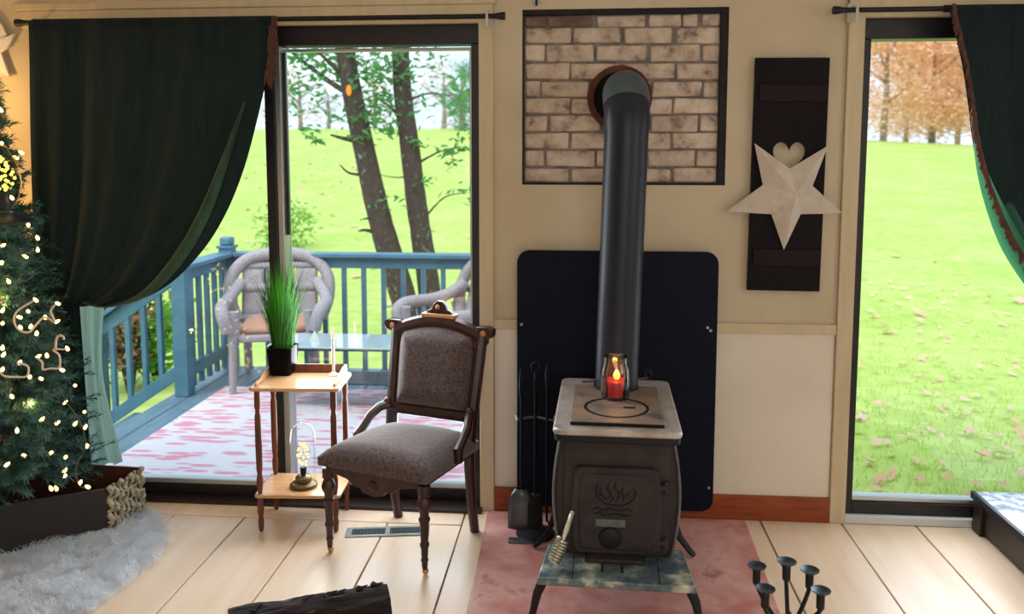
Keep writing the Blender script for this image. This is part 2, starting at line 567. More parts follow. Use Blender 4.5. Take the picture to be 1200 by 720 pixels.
fl = MB().box(XL, XR, YB, WY + WT, -0.06, -0.02).build('floor', M['gap'], kind='structure', cat='floor',
                                                       label='wide pine plank floor of the room')
edges = [XL, -2.90, -2.60, -2.29, -1.985, -1.68, -1.377, -1.089, -0.773, -0.47, -0.165, 0.14, 0.445, 0.747, 1.072, 1.367, 1.675, 1.98,
         2.29, 2.60, 2.90, XR]
for i in range(len(edges) - 1):
    a, b = edges[i] + 0.0025, edges[i + 1] - 0.0025
    yend = 3.165 if b < -0.46 else WY
    dz = random.uniform(-0.0012, 0.0012)
    MB().box(a, b, YB, yend, -0.02, dz).build('plank', M['plank'], fl, bevel=0.0025, seg=1)
MB().box(XL, -0.473, 3.17, WY, -0.02, 0.0).build('plank', M['plank'], fl, bevel=0.0025, seg=1)

w = MB()
w.box(XL, LD0, WY, WY + WT, -0.02, ZC)
w.box(LD0, LD1, WY, WY + WT, DH, ZC)
w.box(LD1, BX0, WY, WY + WT, -0.02, ZC)
w.box(BX1, RD0, WY, WY + WT, -0.02, ZC)
w.box(RD0, RD1, WY, WY + WT, DH, ZC)
w.box(RD1, XR, WY, WY + WT, -0.02, ZC)
w.box(BX0, BX1, WY, WY + WT, -0.02, BZ0)
w.box(BX0, BX1, WY, WY + WT, BZ1, ZC)
w.box(BX0, BX1, WY + 0.09, WY + WT, BZ0, BZ1)
wallb = w.build('wall_back', M['wall'], smooth=0, kind='structure', cat='wall', label='cream wall with the two glass doors and the stove')
for a, b in ((-0.351, -0.2), (0.5, 1.02)):
    pass
MB().box(-0.349, 1.018, WY - 0.004, WY + 0.001, 0.105, 0.782).build('wainscot_panel', M['wainscot'], wallb, smooth=0, label='paler wainscot panel')
MB().box(XL - 0.1, XL, YB, WY + WT, -0.02, ZC).build('wall_left', M['wall'], smooth=0, kind='structure', cat='wall', label='left room wall')
MB().box(XR, XR + 0.1, YB, WY + WT, -0.02, ZC).build('wall_right', M['wall'], smooth=0, kind='structure', cat='wall', label='right room wall')
MB().box(XL - .1, XR + .1, YB - 0.1, YB, -0.02, ZC).build('wall_front', M['wall'], smooth=0, kind='structure', cat='wall', label='room wall behind the viewer')
MB().box(XL - .1, XR + .1, YB - 0.1, WY + WT, ZC, ZC + 0.1).build('ceiling', M['ceiling'], smooth=0, kind='structure', cat='ceiling', label='pale ceiling')

# casings
def struct(name, mb, m, label, cat='trim', bevel=0.004):
    return mb.build(name, m, kind='structure', cat=cat, label=label, bevel=bevel)


struct('trim_1', MB().box(LD1, -0.351, WY - 0.018, WY, 0, 2.10), M['trim'], 'cream upright casing on the right of the left glass door')
struct('trim_2', MB().box(1.022, RD0, WY - 0.018, WY, 0, 2.10), M['trim'], 'cream upright casing on the left of the right glass door')
struct('trim_3', MB().box(-2.33, -0.351, WY - 0.02, WY, DH, 2.095), M['trim'], 'cream head casing above the left glass door')
struct('trim_4', MB().box(1.022, RD1, WY - 0.02, WY, DH, 2.095), M['trim'], 'cream head casing above the right glass door')
struct('trim_5', MB().box(-0.351, 1.022, WY - 0.016, WY, 0.782, 0.823), M['trim'], 'cream chair rail running behind the stove')
struct('trim_6', MB().box(-2.36, -0.34, WY - 0.026, WY, 2.095, 2.125), M['trim'], 'thin cap moulding over the left door casing')
struct('baseboard_left', MB().box(-0.351, 0.13, WY - 0.016, WY, 0, 0.105), M['red_wood'], 'red brown baseboard left of the stove', 'baseboard')
struct('baseboard_right', MB().box(0.132, 1.022, WY - 0.016, WY, 0, 0.105), M['red_wood'], 'red brown baseboard right of the stove', 'baseboard')

# ---------------------------------------------------------------- sliding doors
dl = thing('door_1', 'left sliding glass door with dark frame looking onto the deck', 'glass door', (0, 0, 0), kind='structure')
fy0, fy1 = WY + 0.005, WY + 0.10
m = MB()
m.box(LD0, LD1, fy0, fy1, 1.944, DH)
m.box(LD1 - 0.032, LD1, fy0, fy1, 0, 1.944)
m.build('frame', M['dark_frame'], dl, bevel=0.004)
MB().box(LD0, LD0 + 0.07, fy0, fy1, 0, 1.944).build('jamb', M['brown_frame'], dl, bevel=0.004, label='dark brown left jamb')
MB().box(LD0 + .03, LD1 + 0.01, WY - 0.05, fy1, 0, 0.016).build('threshold', M['brown_frame'], dl, bevel=0.003)
MB().box(-1.306, -1.262, fy0 + 0.0, fy0 + 0.05, 0.016, 1.944).build('stile', M['dark_frame'], dl, bevel=0.004)
MB().box(LD0 + .07, -1.304, fy0 + 0.01, fy0 + 0.045, 0.016, 0.062).build('rail', M['dark_frame'], dl, bevel=0.003)
MB().box(LD0 + .07, -1.304, fy0 + 0.012, fy0 + 0.06, 0.062, 0.082).build('glazing_bar', M['alu'], dl, bevel=0.003, label='aluminium strip')
MB().box(-1.234, LD1 - .032, fy0 + 0.05, fy0 + 0.09, 0.016, 0.062).build('rail', M['dark_frame'], dl, bevel=0.003)
MB().box(-1.234, LD1 - .032, fy0 + 0.052, fy0 + 0.09, 0.062, 0.082).build('glazing_bar', M['alu'], dl, bevel=0.003, label='aluminium strip')
MB().box(-1.2618, -1.236, fy0 + 0.004, fy0 + 0.092, 0.016, 1.944).build('glazing_bar', M['alu'], dl, bevel=0.003, label='aluminium upright strip')
MB().box(-1.234, LD1 - .032, fy0 + 0.052, fy0 + 0.09, 1.925, 1.936).build('glazing_bar', M['alu'], dl, bevel=0.002, label='aluminium strip')
MB().box(-1.2355, -1.224, fy0 + 0.03, fy0 + 0.05, 1.16, 1.92).build('weather_strip', M['dark_frame'], dl, bevel=0.002)
MB().box(LD1 - .046, LD1 - .032, fy0 + 0.05, fy0 + 0.095, 0.08, 1.93).build('glazing_bar', M['alu'], dl, bevel=0.002, label='aluminium upright strip')
MB().box(LD0 + .06, -1.30, fy0 + 0.026, fy0 + 0.030, 0.07, 1.946).build('pane', M['pane'], dl, smooth=0)
MB().box(-1.236, LD1 - .033, fy0 + 0.070, fy0 + 0.074, 0.075, 1.946).build('pane', M['pane'], dl, smooth=0)

dr = thing('door_2', 'right sliding glass door with dark frame looking onto the lawn', 'glass door', (0, 0, 0), kind='structure')
m = MB()
m.box(RD0, RD1, fy0, fy1, 1.944, DH)
m.box(RD0, RD0 + 0.032, fy0, fy1, 0.03, 1.944)
m.box(RD1 - 0.04, RD1, fy0, fy1, 0.03, 1.944)
m.build('frame', M['dark_frame'], dr, bevel=0.004)
MB().box(RD0 + .0, RD1, WY - 0.012, fy1 + 0.03, 0, 0.036).build('sill', M['sill'], dr, bevel=0.004, label='white door sill')
MB().box(RD0 + .03, RD1 - .04, fy0, fy0 + 0.06, 0.036, 0.088).build('rail', M['dark_frame'], dr, bevel=0.003)
MB().box(RD0 + .032, RD1 - .04, fy0 + 0.01, fy0 + 0.06, 0.088, 0.106).build('glazing_bar', M['alu'], dr, bevel=0.003, label='aluminium strip')
MB().box(RD0 + .03, RD1 - .04, fy0 + 0.03, fy0 + 0.034, 0.1, 1.946).build('pane', M['pane'], dr, smooth=0)

# ---------------------------------------------------------------- brick niche
bp = thing('brick_panel', 'square panel of whitewashed bricks set in the wall around the flue', 'brick panel', (0, 0, 0))
MB().box(BX0, BX1, WY + 0.034, WY + 0.09, BZ0, BZ1).build('mortar_bed', M['mortar'], bp, smooth=0)
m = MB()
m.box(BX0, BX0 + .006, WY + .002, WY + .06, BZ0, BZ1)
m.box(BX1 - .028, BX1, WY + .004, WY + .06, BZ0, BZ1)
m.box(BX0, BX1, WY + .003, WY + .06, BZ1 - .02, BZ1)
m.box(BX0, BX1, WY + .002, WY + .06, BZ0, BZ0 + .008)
m.build('niche_edge', M['mortar_dark'], bp, smooth=0, label='dark sooty edge of the niche')  # dark strips along the niche border
rows = [(45, 92, [(105, 180), (185, 345), (360, 530), (542, 655), (660, 712), (726, 798)]),
        (100, 151, [(108, 268), (275, 440), (455, 620), (637, 797)]),
        (160, 214, [(105, 172), (182, 348), (360, 530), (545, 722), (730, 797)]),
        (225, 277, [(108, 262), (268, 440), (450, 632), (640, 796)]),
        (287, 339, [(106, 158), (166, 330), (342, 545), (553, 728), (735, 795)]),
        (348, 399, [(106, 262), (270, 440), (450, 620), (628, 792)]),
        (407, 461, [(104, 184), (193, 370), (382, 540), (550, 714), (722, 789)]),
        (470, 522, [(104, 258), (268, 430), (445, 614), (624, 782)]),
        (532, 585, [(104, 172), (182, 348), (360, 525), (538, 702), (710, 782)]),
        (594, 645, [(104, 256), (270, 435), (445, 614), (626, 786)])]
for ri, (v0, v1, segs) in enumerate(rows):
    for si, (u0, u1) in enumerate(segs):
        a = atY(580 + (u0 + 0) / 3.0, v0 / 3.0 - .3, WY + 0.03)
        b = atY(580 + (u1 - 0) / 3.0, v1 / 3.0 + .3, WY + 0.03)
        dp = random.uniform(0, .007)
        jx = [random.uniform(-.003, .003) for _ in range(4)]
        x0, x1 = max(min(a.x, b.x), BX0 + .008), min(max(a.x, b.x), BX1 - .03)
        z0, z1 = max(min(a.z, b.z), BZ0 + .010), min(max(a.z, b.z), BZ1 - .021)
        poly = [(x0 + jx[0], z0 + jx[1]), (x1 + jx[2], z0 + jx[3]), (x1 + jx[1], z1 + jx[0]), (x0 + jx[3], z1 + jx[2])]
        mb = MB().prism(poly, WY + 0.022 + dp, WY + 0.055)
        dk = ri == 0 and si < 2
        mb.build('brick', M['brick_dark' if dk else 'brick'], bp, bevel=0.007,
                 label='bare brown brick' if dk else None)

# ---------------------------------------------------------------- hearth pad on the floor
MB().slab([(-0.378, 3.30), (-0.355, 2.30), (0.655, 2.30), (0.684, 3.30)], -0.001, 0.006).build(
    'hearth_pad', M['pad'], bevel=0.003, label='worn red painted hearth pad on the floor under the stove', cat='hearth pad')

# ---------------------------------------------------------------- heat shield
hs = thing('heat_shield', 'black sheet metal heat shield with rounded corners behind the stove', 'heat shield', (0, 0, 0))
def rrect(x0, x1, z0, z1, r, n=6):
    out = []
    for cx, cz, a0 in ((x1 - r, z0 + r, -90), (x1 - r, z1 - r, 0), (x0 + r, z1 - r, 90), (x0 + r, z0 + r, 180)):
        for i in range(n + 1):
            a = radians(a0 + 90 * i / n)
            out.append((cx + r * cos(a), cz + r * sin(a)))
    return out
MB().prism(rrect(-0.252, 0.548, 0.048, 1.116, 0.05), 3.268, 3.274).build('panel', M['shield'], hs, bevel=0.0015, seg=1)
for x, z in ((-0.234, 0.812), (0.522, 0.80), (0.51, 0.812), (-0.234, 0.15), (0.53, 0.15), (0.15, 1.08)):
    MB().lathe([(0.0, 0), (.006, 0.0), (.006, .058), (0, .058)], 8, Matrix.Translation((x, 3.324, z)) @ Matrix.Rotation(pi / 2, 4, 'X')).build(
        'screw', M['screw'], hs, label='bright spacer screw')

# ---------------------------------------------------------------- stove pipe
sp = thing('stove_pipe', 'black round stove pipe rising from the stove and bending into the bricks', 'stove pipe', (0.137, 2.985, 0.62))
top = Vector((0.163, 2.975, 1.60)) - sp.location
bot = Vector((0, 0, 0.0))
dirv = (top - bot).normalized()
MB().tube([bot, top], 0.079, 28).build('pipe', M['pipe'], sp)
MB().tube([dirv * .0, dirv * 0.03], 0.083, 28).build('crimp_ring', M['pipe'], sp)
# elbow: arc bending from vertical to +y
def arc(r, a0, a1, n):
    return [top + Vector((0, r - r * cos(radians(a)), r * sin(radians(a)))) for a in [a0 + (a1 - a0) * i / n for i in range(n + 1)]]
R = 0.125
MB().tube([top - Vector((0, 0, .012))] + arc(R, 0, 34, 5), 0.082, 28).build('elbow_segment', M['pipe'], sp, label='lower dark elbow segment')
MB().tube(arc(R, 33, 92, 7), 0.084, 28).build('elbow_segment', M['pipe_elbow'], sp, label='grey elbow segment')
e = arc(R, 85, 90, 2)
MB().tube(e + [e[-1] + Vector((0, 0.27, 0))], 0.081, 28).build('elbow_segment', M['pipe'], sp)
MB().lathe([(0.104, 0), (0.128, 0), (0.128, 0.055), (0.104, 0.055), (0.104, 0)], 36,
           Matrix.Translation(Vector((0.153, WY + 0.052, 1.724)) - sp.location) @ Matrix.Rotation(pi / 2, 4, 'X'), caps=False).build(
    'collar', M['rust'], sp, label='rusty round wall collar')
MB().lathe([(0.0, 0), (0.106, 0), (0.106, 0.008), (0, 0.008)], 36,
           Matrix.Translation(Vector((0.153, WY + 0.022, 1.724)) - sp.location) @ Matrix.Rotation(pi / 2, 4, 'X')).build('flue_opening', M['soot'], sp, label='sooty opening')
MB().tube([Vector((-.125, -.02, .045)), Vector((.0, -.0, .045)), Vector((.12, .03, .05))], 0.004, 6).build('damper_rod', M['steel'], sp)
MB().tube([Vector((.12 + .012 * cos(a * pi / 6), .03, .062 + .018 * sin(a * pi / 6))) for a in range(13)], 0.004, 6).build('damper_handle', M['iron_dark'], sp)

# ---------------------------------------------------------------- stove
st = thing('wood_stove', 'black cast iron box wood stove on curved legs', 'stove', (0.122, 2.53, 0.006), radians(-1.7))
ZT = 0.624
def rr_xy(x0, x1, y0, y1, r, n=4):
    return [(a, b) for a, b in rrect(x0, x1, y0, y1, r, n)]
MB().slab(rr_xy(-.205, .205, -.005, .61, .03), ZT - .02, ZT).build('top_plate', M['iron_top'], st, bevel=.007)
MB().slab(rr_xy(-.2, .2, .000, .60, .028), ZT - .042, ZT - .019).build('top_rim', M['iron_dark'], st, bevel=.004)
lid = MB().slab(rr_xy(-.152, .152, .045, .47, .012), ZT - .001, ZT + .014).build('lid_plate', M['iron_lid'], st, bevel=.003, label='rusty brown lift lid')
MB().box(-.150, .150, .0435, .0455, ZT - .001, ZT + .011).build('lid_front_edge', M['soot'], lid, label='sooty front edge of the lid')  # dark strip along the front of the lid
MB().lathe([(.1, .0), (.1, .002), (.11, .002), (.11, 0)], 32, Matrix.Translation((0.0, .2, ZT + .0135)), caps=False).build('lid_seam', M['iron_dark'], lid)
MB().slab([(-.012, -.01), (.03, -.01), (.03, .006), (-.012, .006)], 0, .002, Matrix.Translation((.035, .205, ZT + .0135))).build('lifter_slot', M['soot'], lid)
# bulged body: outline in XZ, lofted along y
def body_outline(k=1.0):
    pts = []
    for i in range(11):
        t = i / 10
        z = .185 + (ZT - .034 - .185) * t
        hw = .163 + .036 * sin(pi * (0.12 + .80 * t)) + .006 * t
        pts.append((hw * k, z))
    return pts + [(-x, z) for x, z in reversed(pts)]
MB().prism(body_outline(1.0), .06, .575).build('body', M['iron'], st, bevel=.008, smooth=50)
o1 = body_outline(1.012)
for o_ in (o1[:11], o1[11:]):
    MB().tube([(x, .058, z) for x, z in o_], .0045, 6).build('edge_bead', M['iron_edge'], st, label='pale worn front edge')  # pale bead along the body's front edges
MB().prism(rrect(-.170, .170, .19, .575, .03), .050, .062).build('front_plate', M['iron'], st, bevel=.004)
dp = [(-.140, .215), (-.12, .198), (.12, .198), (.142, .215), (.147, .36), (.138, .475), (.122, .492), (-.122, .492), (-.138, .475), (-.147, .36)]
sd = MB().prism(dp, .030, .055).build('stove_door', M['iron'], st, bevel=.008, smooth=50)
MB().prism([(x * .83, .345 + (z - .345) * .86) for x, z in dp], .026, .034).build('door_panel', M['iron'], sd, bevel=.004)
# raised emblem: flames over a scroll, a badge and a round draught knob
m = MB()
def rel(pts, r=.0032):
    m.tube([(x, .0255, z) for x, z in pts], [r * .5] + [r] * (len(pts) - 2) + [r * .5], 6)
rel([(-.058, .44), (-.066, .415), (-.058, .39), (-.03, .372), (0, .368), (.03, .372), (.056, .39), (.062, .415), (.05, .432)])
rel([(-.048, .425), (-.052, .405), (-.036, .388), (-.02, .395), (-.022, .412)])
rel([(-.022, .445), (-.03, .425), (-.018, .41), (-.008, .39), (-.02, .38)])
rel([(.0, .448), (-.008, .43), (.006, .415), (.01, .4), (0, .384)])
rel([(.022, .43), (.016, .415), (.026, .40), (.02, .386)])
rel([(.044, .42), (.036, .408), (.044, .395)])
rel([(-.075, .352), (-.06, .36), (-.045, .352), (-.02, .358), (.01, .352), (.04, .358), (.055, .35)], .004)
rel([(-.07, .338), (-.055, .344), (-.04, .336), (0, .342), (.035, .336), (.05, .342)], .004)
m.build('flame_emblem', M['iron_dark'], sd, label='raised flame emblem over a scroll')
MB().box(-.066, .030, .022, .03, .297, .322).build('badge', M['door_badge'], sd, bevel=.002, label='worn grey badge')
MB().lathe([(0, 0), (.034, 0), (.037, .004), (.034, .010), (.02, .014), (0, .014)], 24,
           Matrix.Translation((-.018, .03, .258)) @ Matrix.Rotation(pi / 2, 4, 'X')).build('draught_knob', M['iron_dark'], sd)
for z in (.43, .245):
    MB().tube([(.158, .042, z - .018), (.158, .042, z + .018)], .008, 10).build('hinge', M['iron'], st)
    MB().box(.135, .16, .032, .046, z - .008, z + .008).build('hinge_strap', M['iron'], st, bevel=.002)
# spring handle
hd = MB().tube([(-.140, .035, .335), (-.148, .01, .318), (-.158, -.01, .292), (-.170, -.03, .262)], [.009, .008, .009, .006], 8).build(
    'door_handle', M['nickel'], st, label='nickel door handle')
pa, pb = Vector((-.168, -.026, .272)), Vector((-.196, -.062, .212))
axis = (pb - pa).normalized()
e1 = axis.orthogonal().normalized()
e2 = axis.cross(e1)
MB().tube([pa + (pb - pa) * (i / 96) + (e1 * cos(i * 2 * pi / 12) + e2 * sin(i * 2 * pi / 12)) * (.016 + .004 * sin(pi * i / 96)) for i in range(97)],
          .0048, 6).build('spring_grip', M['nickel'], hd, label='coiled nickel grip')
# hearth shelf
hp = MB().slab([(-.242, -.115), (.242, -.115), (.222, .12), (-.222, .12)], .162, .186).build('hearth_shelf', M['hearth_plate'], st, bevel=.004)
for x in (-.134, .134):
    MB().box(x - .0015, x + .0015, -.112, .05, .1855, .1868).build('shelf_seam', M['soot'], hp)
MB().prism([(-.10, .187), (.10, .187), (.08, .2), (-.08, .2)], -.005, .06).build('ash_lip', M['iron'], hp, bevel=.004)
for x in (-.042, .02):
    MB().box(x - .004, x + .004, -.058, -.015, .186, .192).build('slot', M['soot'], hp)
def leg(pts, r):
    return MB().tube(pts, r, 8, flat=.6)
for s in (-1, 1):
    leg([(s * .225, -.09, .166), (s * .243, -.103, .13), (s * .254, -.113, .08), (s * .268, -.125, .03), (s * .285, -.13, .0)],
        [.02, .018, .014, .013, .016]).build('leg', M['iron_dark'], st)
    leg([(s * .185, .44, .34), (s * .205, .442, .24), (s * .215, .445, .15), (s * .245, .45, .07), (s * .285, .445, .02), (s * .30, .44, .008)],
        [.014, .02, .018, .015, .014, .010]).build('leg', M['iron_dark'], st)

# ---------------------------------------------------------------- candle jar on the stove
jz = 0.006 + ZT + .014
jc = atZ(721, 466, jz)
cj = thing('jar_candle', 'lit red candle in a clear glass jar on top of the stove', 'candle', (jc.x, jc.y, jz))
MB().lathe([(.0, .0), (.046, .0), (.05, .006), (.051, .02), (.052, .08), (.05, .105), (.042, .125), (.042, .146), (.0445, .148), (.0405, .148),
            (.0395, .128), (.047, .103), (.049, .08), (.048, .02), (.045, .01), (0, .008)], 28).build('jar', M['jar_glass'], cj)
MB().lathe([(0, .011), (.044, .011), (.0465, .02), (.047, .06), (.044, .064), (0, .06)], 24).build('wax', M['wax'], cj)
MB().grid(lambda a, b: (.0525 * cos(radians(172 + 60 * a)), .0525 * sin(radians(172 + 60 * a)), .022 + .062 * b), 10, 1).build(
    'jar_label', M['jar_label'], cj, label='dark paper wrapper on the jar')
MB().tube([(0.004, 0, .06), (0.004, 0, .07)], .001, 6).build('wick', M['soot'], cj)
MB().lathe([(0, .066), (.008, .070), (.012, .080), (.010, .090), (.004, .099), (0, .102)], 12, Matrix.Translation((.004, -.004, 0))).build('flame', M['flame'], cj)
pl = bpy.data.lights.new('candle_light', 'POINT')
pl.energy, pl.color, pl.shadow_soft_size = 0.18, (1, .55, .2), .012
po = bpy.data.objects.new('candle_light', pl)
po.location = jc + Vector((.004, -.004, .1))
COL.objects.link(po)

# ---------------------------------------------------------------- shutter, star
sh = thing('wall_shutter', 'narrow dark wooden shutter with heart cutout hanging right of the bricks', 'shutter', (0.810, WY, 1.416))
sh.rotation_euler = (0, radians(0.45), 0)
import bmesh
def holed_board(outer, hole, y0, y1, name, mt, parent):
    bm = bmesh.new()
    for loop in (outer, hole):
        vs = [bm.verts.new((x, y0, z)) for x, z in loop]
        for i in range(len(vs)):
            bm.edges.new((vs[i], vs[(i + 1) % len(vs)]))
    bmesh.ops.triangle_fill(bm, edges=bm.edges[:], use_beauty=True)
    r = bmesh.ops.extrude_face_region(bm, geom=bm.faces[:])
    bmesh.ops.translate(bm, vec=(0, y1 - y0, 0), verts=[g for g in r['geom'] if isinstance(g, bmesh.types.BMVert)])
    bmesh.ops.recalc_face_normals(bm, faces=bm.faces[:])
    me = bpy.data.meshes.new(name)
    bm.to_mesh(me)
    bm.free()
    me.materials.append(mt)
    o = bpy.data.objects.new(name, me)
    o.parent = parent
    COL.objects.link(o)
    return o
heart = []
for i in range(40):
    t = 2 * pi * i / 40
    heart.append((0.0045 * 16 * sin(t) ** 3 * .88 + .002, .078 + 0.0045 * (13 * cos(t) - 5 * cos(2 * t) - 2 * cos(3 * t) - cos(4 * t))))
holed_board([(-.14, -.456), (.14, -.456), (.14, .456), (-.14, .456)], heart, -.028, -.012, 'board', M['board'], sh)
for z in (-.45, .40):
    MB().box(-.13, .13, -.014, -.001, z, z + .05).build('back_cleat', M['board'], sh)
MB().box(-.125, .137, -.036, -.027, .286, .356).build('batten', M['batten'], sh, bevel=.004)
MB().box(-.125, .137, -.036, -.027, -.358, -.288).build('batten', M['batten'], sh, bevel=.004)
MB().box(-.0008, .0008, -.0285, -.027, -.455, -.36).build('board_seam', M['soot'], sh)
MB().box(-.0008, .0008, -.0285, -.027, .13, .284).build('board_seam', M['soot'], sh)

ys = WY - 0.045
tips = [(884, 168), (970, 171), (987, 250), (918.5, 293), (851, 248)]
vals = [(925.5, 198), (952, 218), (938, 251), (904, 251), (894, 217)]
cpt = atY(926.5, 227, ys)
stv = [atY(926.5, 227, ys) + Vector((0, -.085, 0))]
for (a, b), (c, d) in zip(tips, vals):
    stv.append(atY(a, b, ys))
    stv.append(atY(c, d, ys))
so = thing('barn_star', 'white five pointed metal barn star hung point down over the dark shutter', 'star', (cpt.x, WY - .04, cpt.z))
loc = [p - so.location for p in stv]
fs = []
for i in range(5):
    t, v1, v0 = 1 + 2 * i, 2 + 2 * i, 2 + 2 * ((i - 1) % 5)
    fs += [(0, t, v0), (0, v1, t)]
MB().add(loc, fs).build('star_face', M['star'], so, smooth=0, thick=.003)
MB().tube([(0, 0.012, .1), (0, .005, .0), (0, -.02, .0)], .004, 6).build('hanger', M['screw'], so)

hkp = atY(629, 2, WY)
hk = thing('wall_hook', 'small dark metal hook on the wall just above the bricks', 'hook', (hkp.x, WY, hkp.z))
MB().box(-.018, .018, -.006, 0, -.004, .03).build('plate', M['screw'], hk, bevel=.001)
MB().tube([(0, -.004, .02), (0, -.02, .012), (0, -.026, -.004), (0, -.018, -.016), (0, -.008, -.014)], .0045, 8).build('hook', M['iron_dark'], hk)

# ---------------------------------------------------------------- fireplace tools left of the stove
tx, ty = -0.165, 3.10
tb = thing('tool_stand', 'black iron fireplace tool stand against the heat shield', 'tool stand', (tx, ty, 0.006))
MB().lathe([(0, 0), (.075, 0), (.078, .006), (.06, .016), (.012, .022), (0, .022)], 24).build('base', M['tool_black'], tb)
MB().tube([(0, 0, .02), (0, 0, .66)], .007, 8).build('pole', M['tool_black'], tb)
MB().tube([(.016 * cos(a * pi / 6), 0, .675 + .02 * sin(a * pi / 6)) for a in range(13)], .005, 6).build('ring_handle', M['tool_black'], tb)
MB().tube([(-.075, -.02, .49), (-.07, -.035, .475), (-.05, -.02, .475), (0, 0, .478), (.05, -.02, .475), (.07, -.035, .475), (.075, -.02, .49)], .005, 6).build(
    'hook_bar', M['steel'], tb, label='bright steel hook bar')
t1 = thing('ash_shovel', 'iron ash shovel with rounded blade hanging on the tool stand', 'shovel', (tx - .055, ty - .035, 0.05))
m = MB()
def shovel(a, b):
    x = (a - .5) * 2
    wd = .05 * (1 - .55 * (max(0, b - .55) / .45) ** 2.2)
    zz = b * .16
    return (x * wd, -.012 - .012 * (1 - x * x) + .03 * (1 - b) * 0, zz)
m.grid(shovel, 8, 6).build('blade', M['steel'], t1, thick=.003)
MB().tube([(0, -.01, .15), (0, .0, .2), (0, .008, .4), (0, .008, .52)], .0048, 8).build('shaft', M['tool_black'], t1)
MB().tube([(0, .008, .52), (0, .008, .56), (0, .008, .60), (0, .008, .63)], [.006, .010, .009, .004], 8).build('grip', M['tool_black'], t1)
MB().box(-.048, .048, -.05, -.01, -.044, -.036).build('blade_lip', M['steel'], t1, bevel=.003)
t2 = thing('fire_poker', 'thin black iron poker hanging on the tool stand', 'poker', (tx + .045, ty - .035, 0.06))
MB().tube([(.02, 0, 0), (0, 0, .02), (0, 0, .5), (0, 0, .56)], .005, 6).build('shaft', M['tool_black'], t2)
MB().tube([(0, 0, .56), (0, 0, .60), (0, 0, .64)], [.006, .010, .004], 8).build('grip', M['tool_black'], t2)
t3 = thing('hearth_brush', 'black hearth brush hanging behind the shovel', 'brush', (tx, ty - .05, 0.07))
MB().tube([(0, 0, .12), (0, 0, .5), (0, 0, .58)], [.005, .005, .007], 6).build('shaft', M['tool_black'], t3)
MB().lathe([(.03, 0), (.028, .08), (.018, .12), (0, .125)], 12).build('bristles', M['soot'], t3)

# ---------------------------------------------------------------- parlour chair
ch = thing('parlour_chair', 'carved dark wood parlour chair with speckled brown upholstery by the glass door', 'chair', (-0.657, 3.0, 0), radians(-20.5))
WN = M['walnut']
def turned_leg(x, y, h, name='leg'):
    k = h / .33
    pr = [(.010, .022), (.012, .03), (.0135, .05), (.017, .055), (.013, .062), (.014, .075), (.0155, .10), (.020, .108), (.020, .114), (.0155, .122),
          (.017, .15), (.019, .19), (.024, .2), (.024, .208), (.018, .214), (.020, .232), (.029, .248), (.031, .258), (.025, .275), (.019, .285), (.026, .292),
          (.026, .33)]
    o = MB().lathe([(r * .88, z * k) for r, z in pr], 14, Matrix.Translation((x, y, 0))).build(name, WN, ch)
    MB().ball((x, y + .004, .012), .012, 10, 6).build('caster', M['brass_caster'], o, label='brass caster')
    return o
fl_, fr_ = local(ch, (-.932, 2.898, 0)), local(ch, (-.544, 2.766, 0))
bl_, br_ = local(ch, (-.743, 3.226, 0)), local(ch, (-.409, 3.118, 0))
turned_leg(fl_.x, fl_.y, .335)
turned_leg(fr_.x, fr_.y, .335)
SR0, SR1 = .33, .385
# rear posts: one curved piece from floor to ear
def post(x, y, lean_x):
    pts = [(x, y + .03, 0.0), (x, y + .004, .12), (x, y - .012, .28), (x, y - .010, .38), (x + lean_x * .3, y + .005, .5), (x + lean_x * .7, y + .035, .66), (x + lean_x, y + .06, .80)]
    m = MB()
    for i in range(len(pts) - 1):
        pass
    return m.tube([Vector(p) for p in pts], [.019, .020, .022, .025, .025, .024, .025], 8, flat=.9)
bt_l, bt_r = Vector((bl_.x - .012, bl_.y + .06, .80)), Vector((br_.x + .022, br_.y + .06, .80))
post(bl_.x, bl_.y - .03, -.012).build('rear_post', WN, ch)
post(br_.x, br_.y - .03, .022).build('rear_post', WN, ch)
bt_l.y -= .03
bt_r.y -= .03
# seat rails
def bar(p, q, z0, z1, t, name, m_=None, parent=None):
    p, q = Vector((p[0], p[1], 0)), Vector((q[0], q[1], 0))
    d = (q - p).normalized()
    nrm = Vector((-d.y, d.x, 0)) * t / 2
    return MB().slab([tuple((p - nrm)[:2]), tuple((q - nrm)[:2]), tuple((q + nrm)[:2]), tuple((p + nrm)[:2])], z0, z1).build(name, m_ or WN, parent or ch, bevel=.004)
bar((fl_.x, fl_.y), (bl_.x, bl_.y - .03), SR0, SR1, .03, 'seat_rail')
bar((fr_.x, fr_.y), (br_.x, br_.y - .03), SR0, SR1, .03, 'seat_rail')
bar((bl_.x, bl_.y - .03), (br_.x, br_.y - .03), SR0, SR1, .03, 'seat_rail')
# front apron with carved drop
fx0, fx1 = fl_.x, fr_.x
ap = [(0, .0), (.0, -.012), (.1, -.012), (.22, -.022), (.30, -.045), (.36, -.046), (.40, -.062), (.5, -.072), (.60, -.062), (.64, -.046), (.70, -.045), (.78, -.022),
      (.9, -.012), (1, -.012), (1, 0), (1, .055), (0, .055)]
L = (fr_ - fl_)
ang = atan2(L.y, L.x)
MB().prism([(t * L.length, SR0 + z) for t, z in ap], -.014, .014, Matrix.Translation((fl_.x, fl_.y, 0)) @ Matrix.Rotation(ang, 4, 'Z')).build('apron', WN, ch, bevel=.003)
MB().lathe([(0, 0), (.022, 0), (.018, .008), (.008, .012), (0, .012)], 14,
           Matrix.Translation((fl_.x, fl_.y, 0)) @ Matrix.Rotation(ang, 4, 'Z') @ Matrix.Translation((L.length / 2, -.012, SR0 - .03)) @ Matrix.Rotation(pi / 2, 4, 'X')).build('rosette', WN, ch)
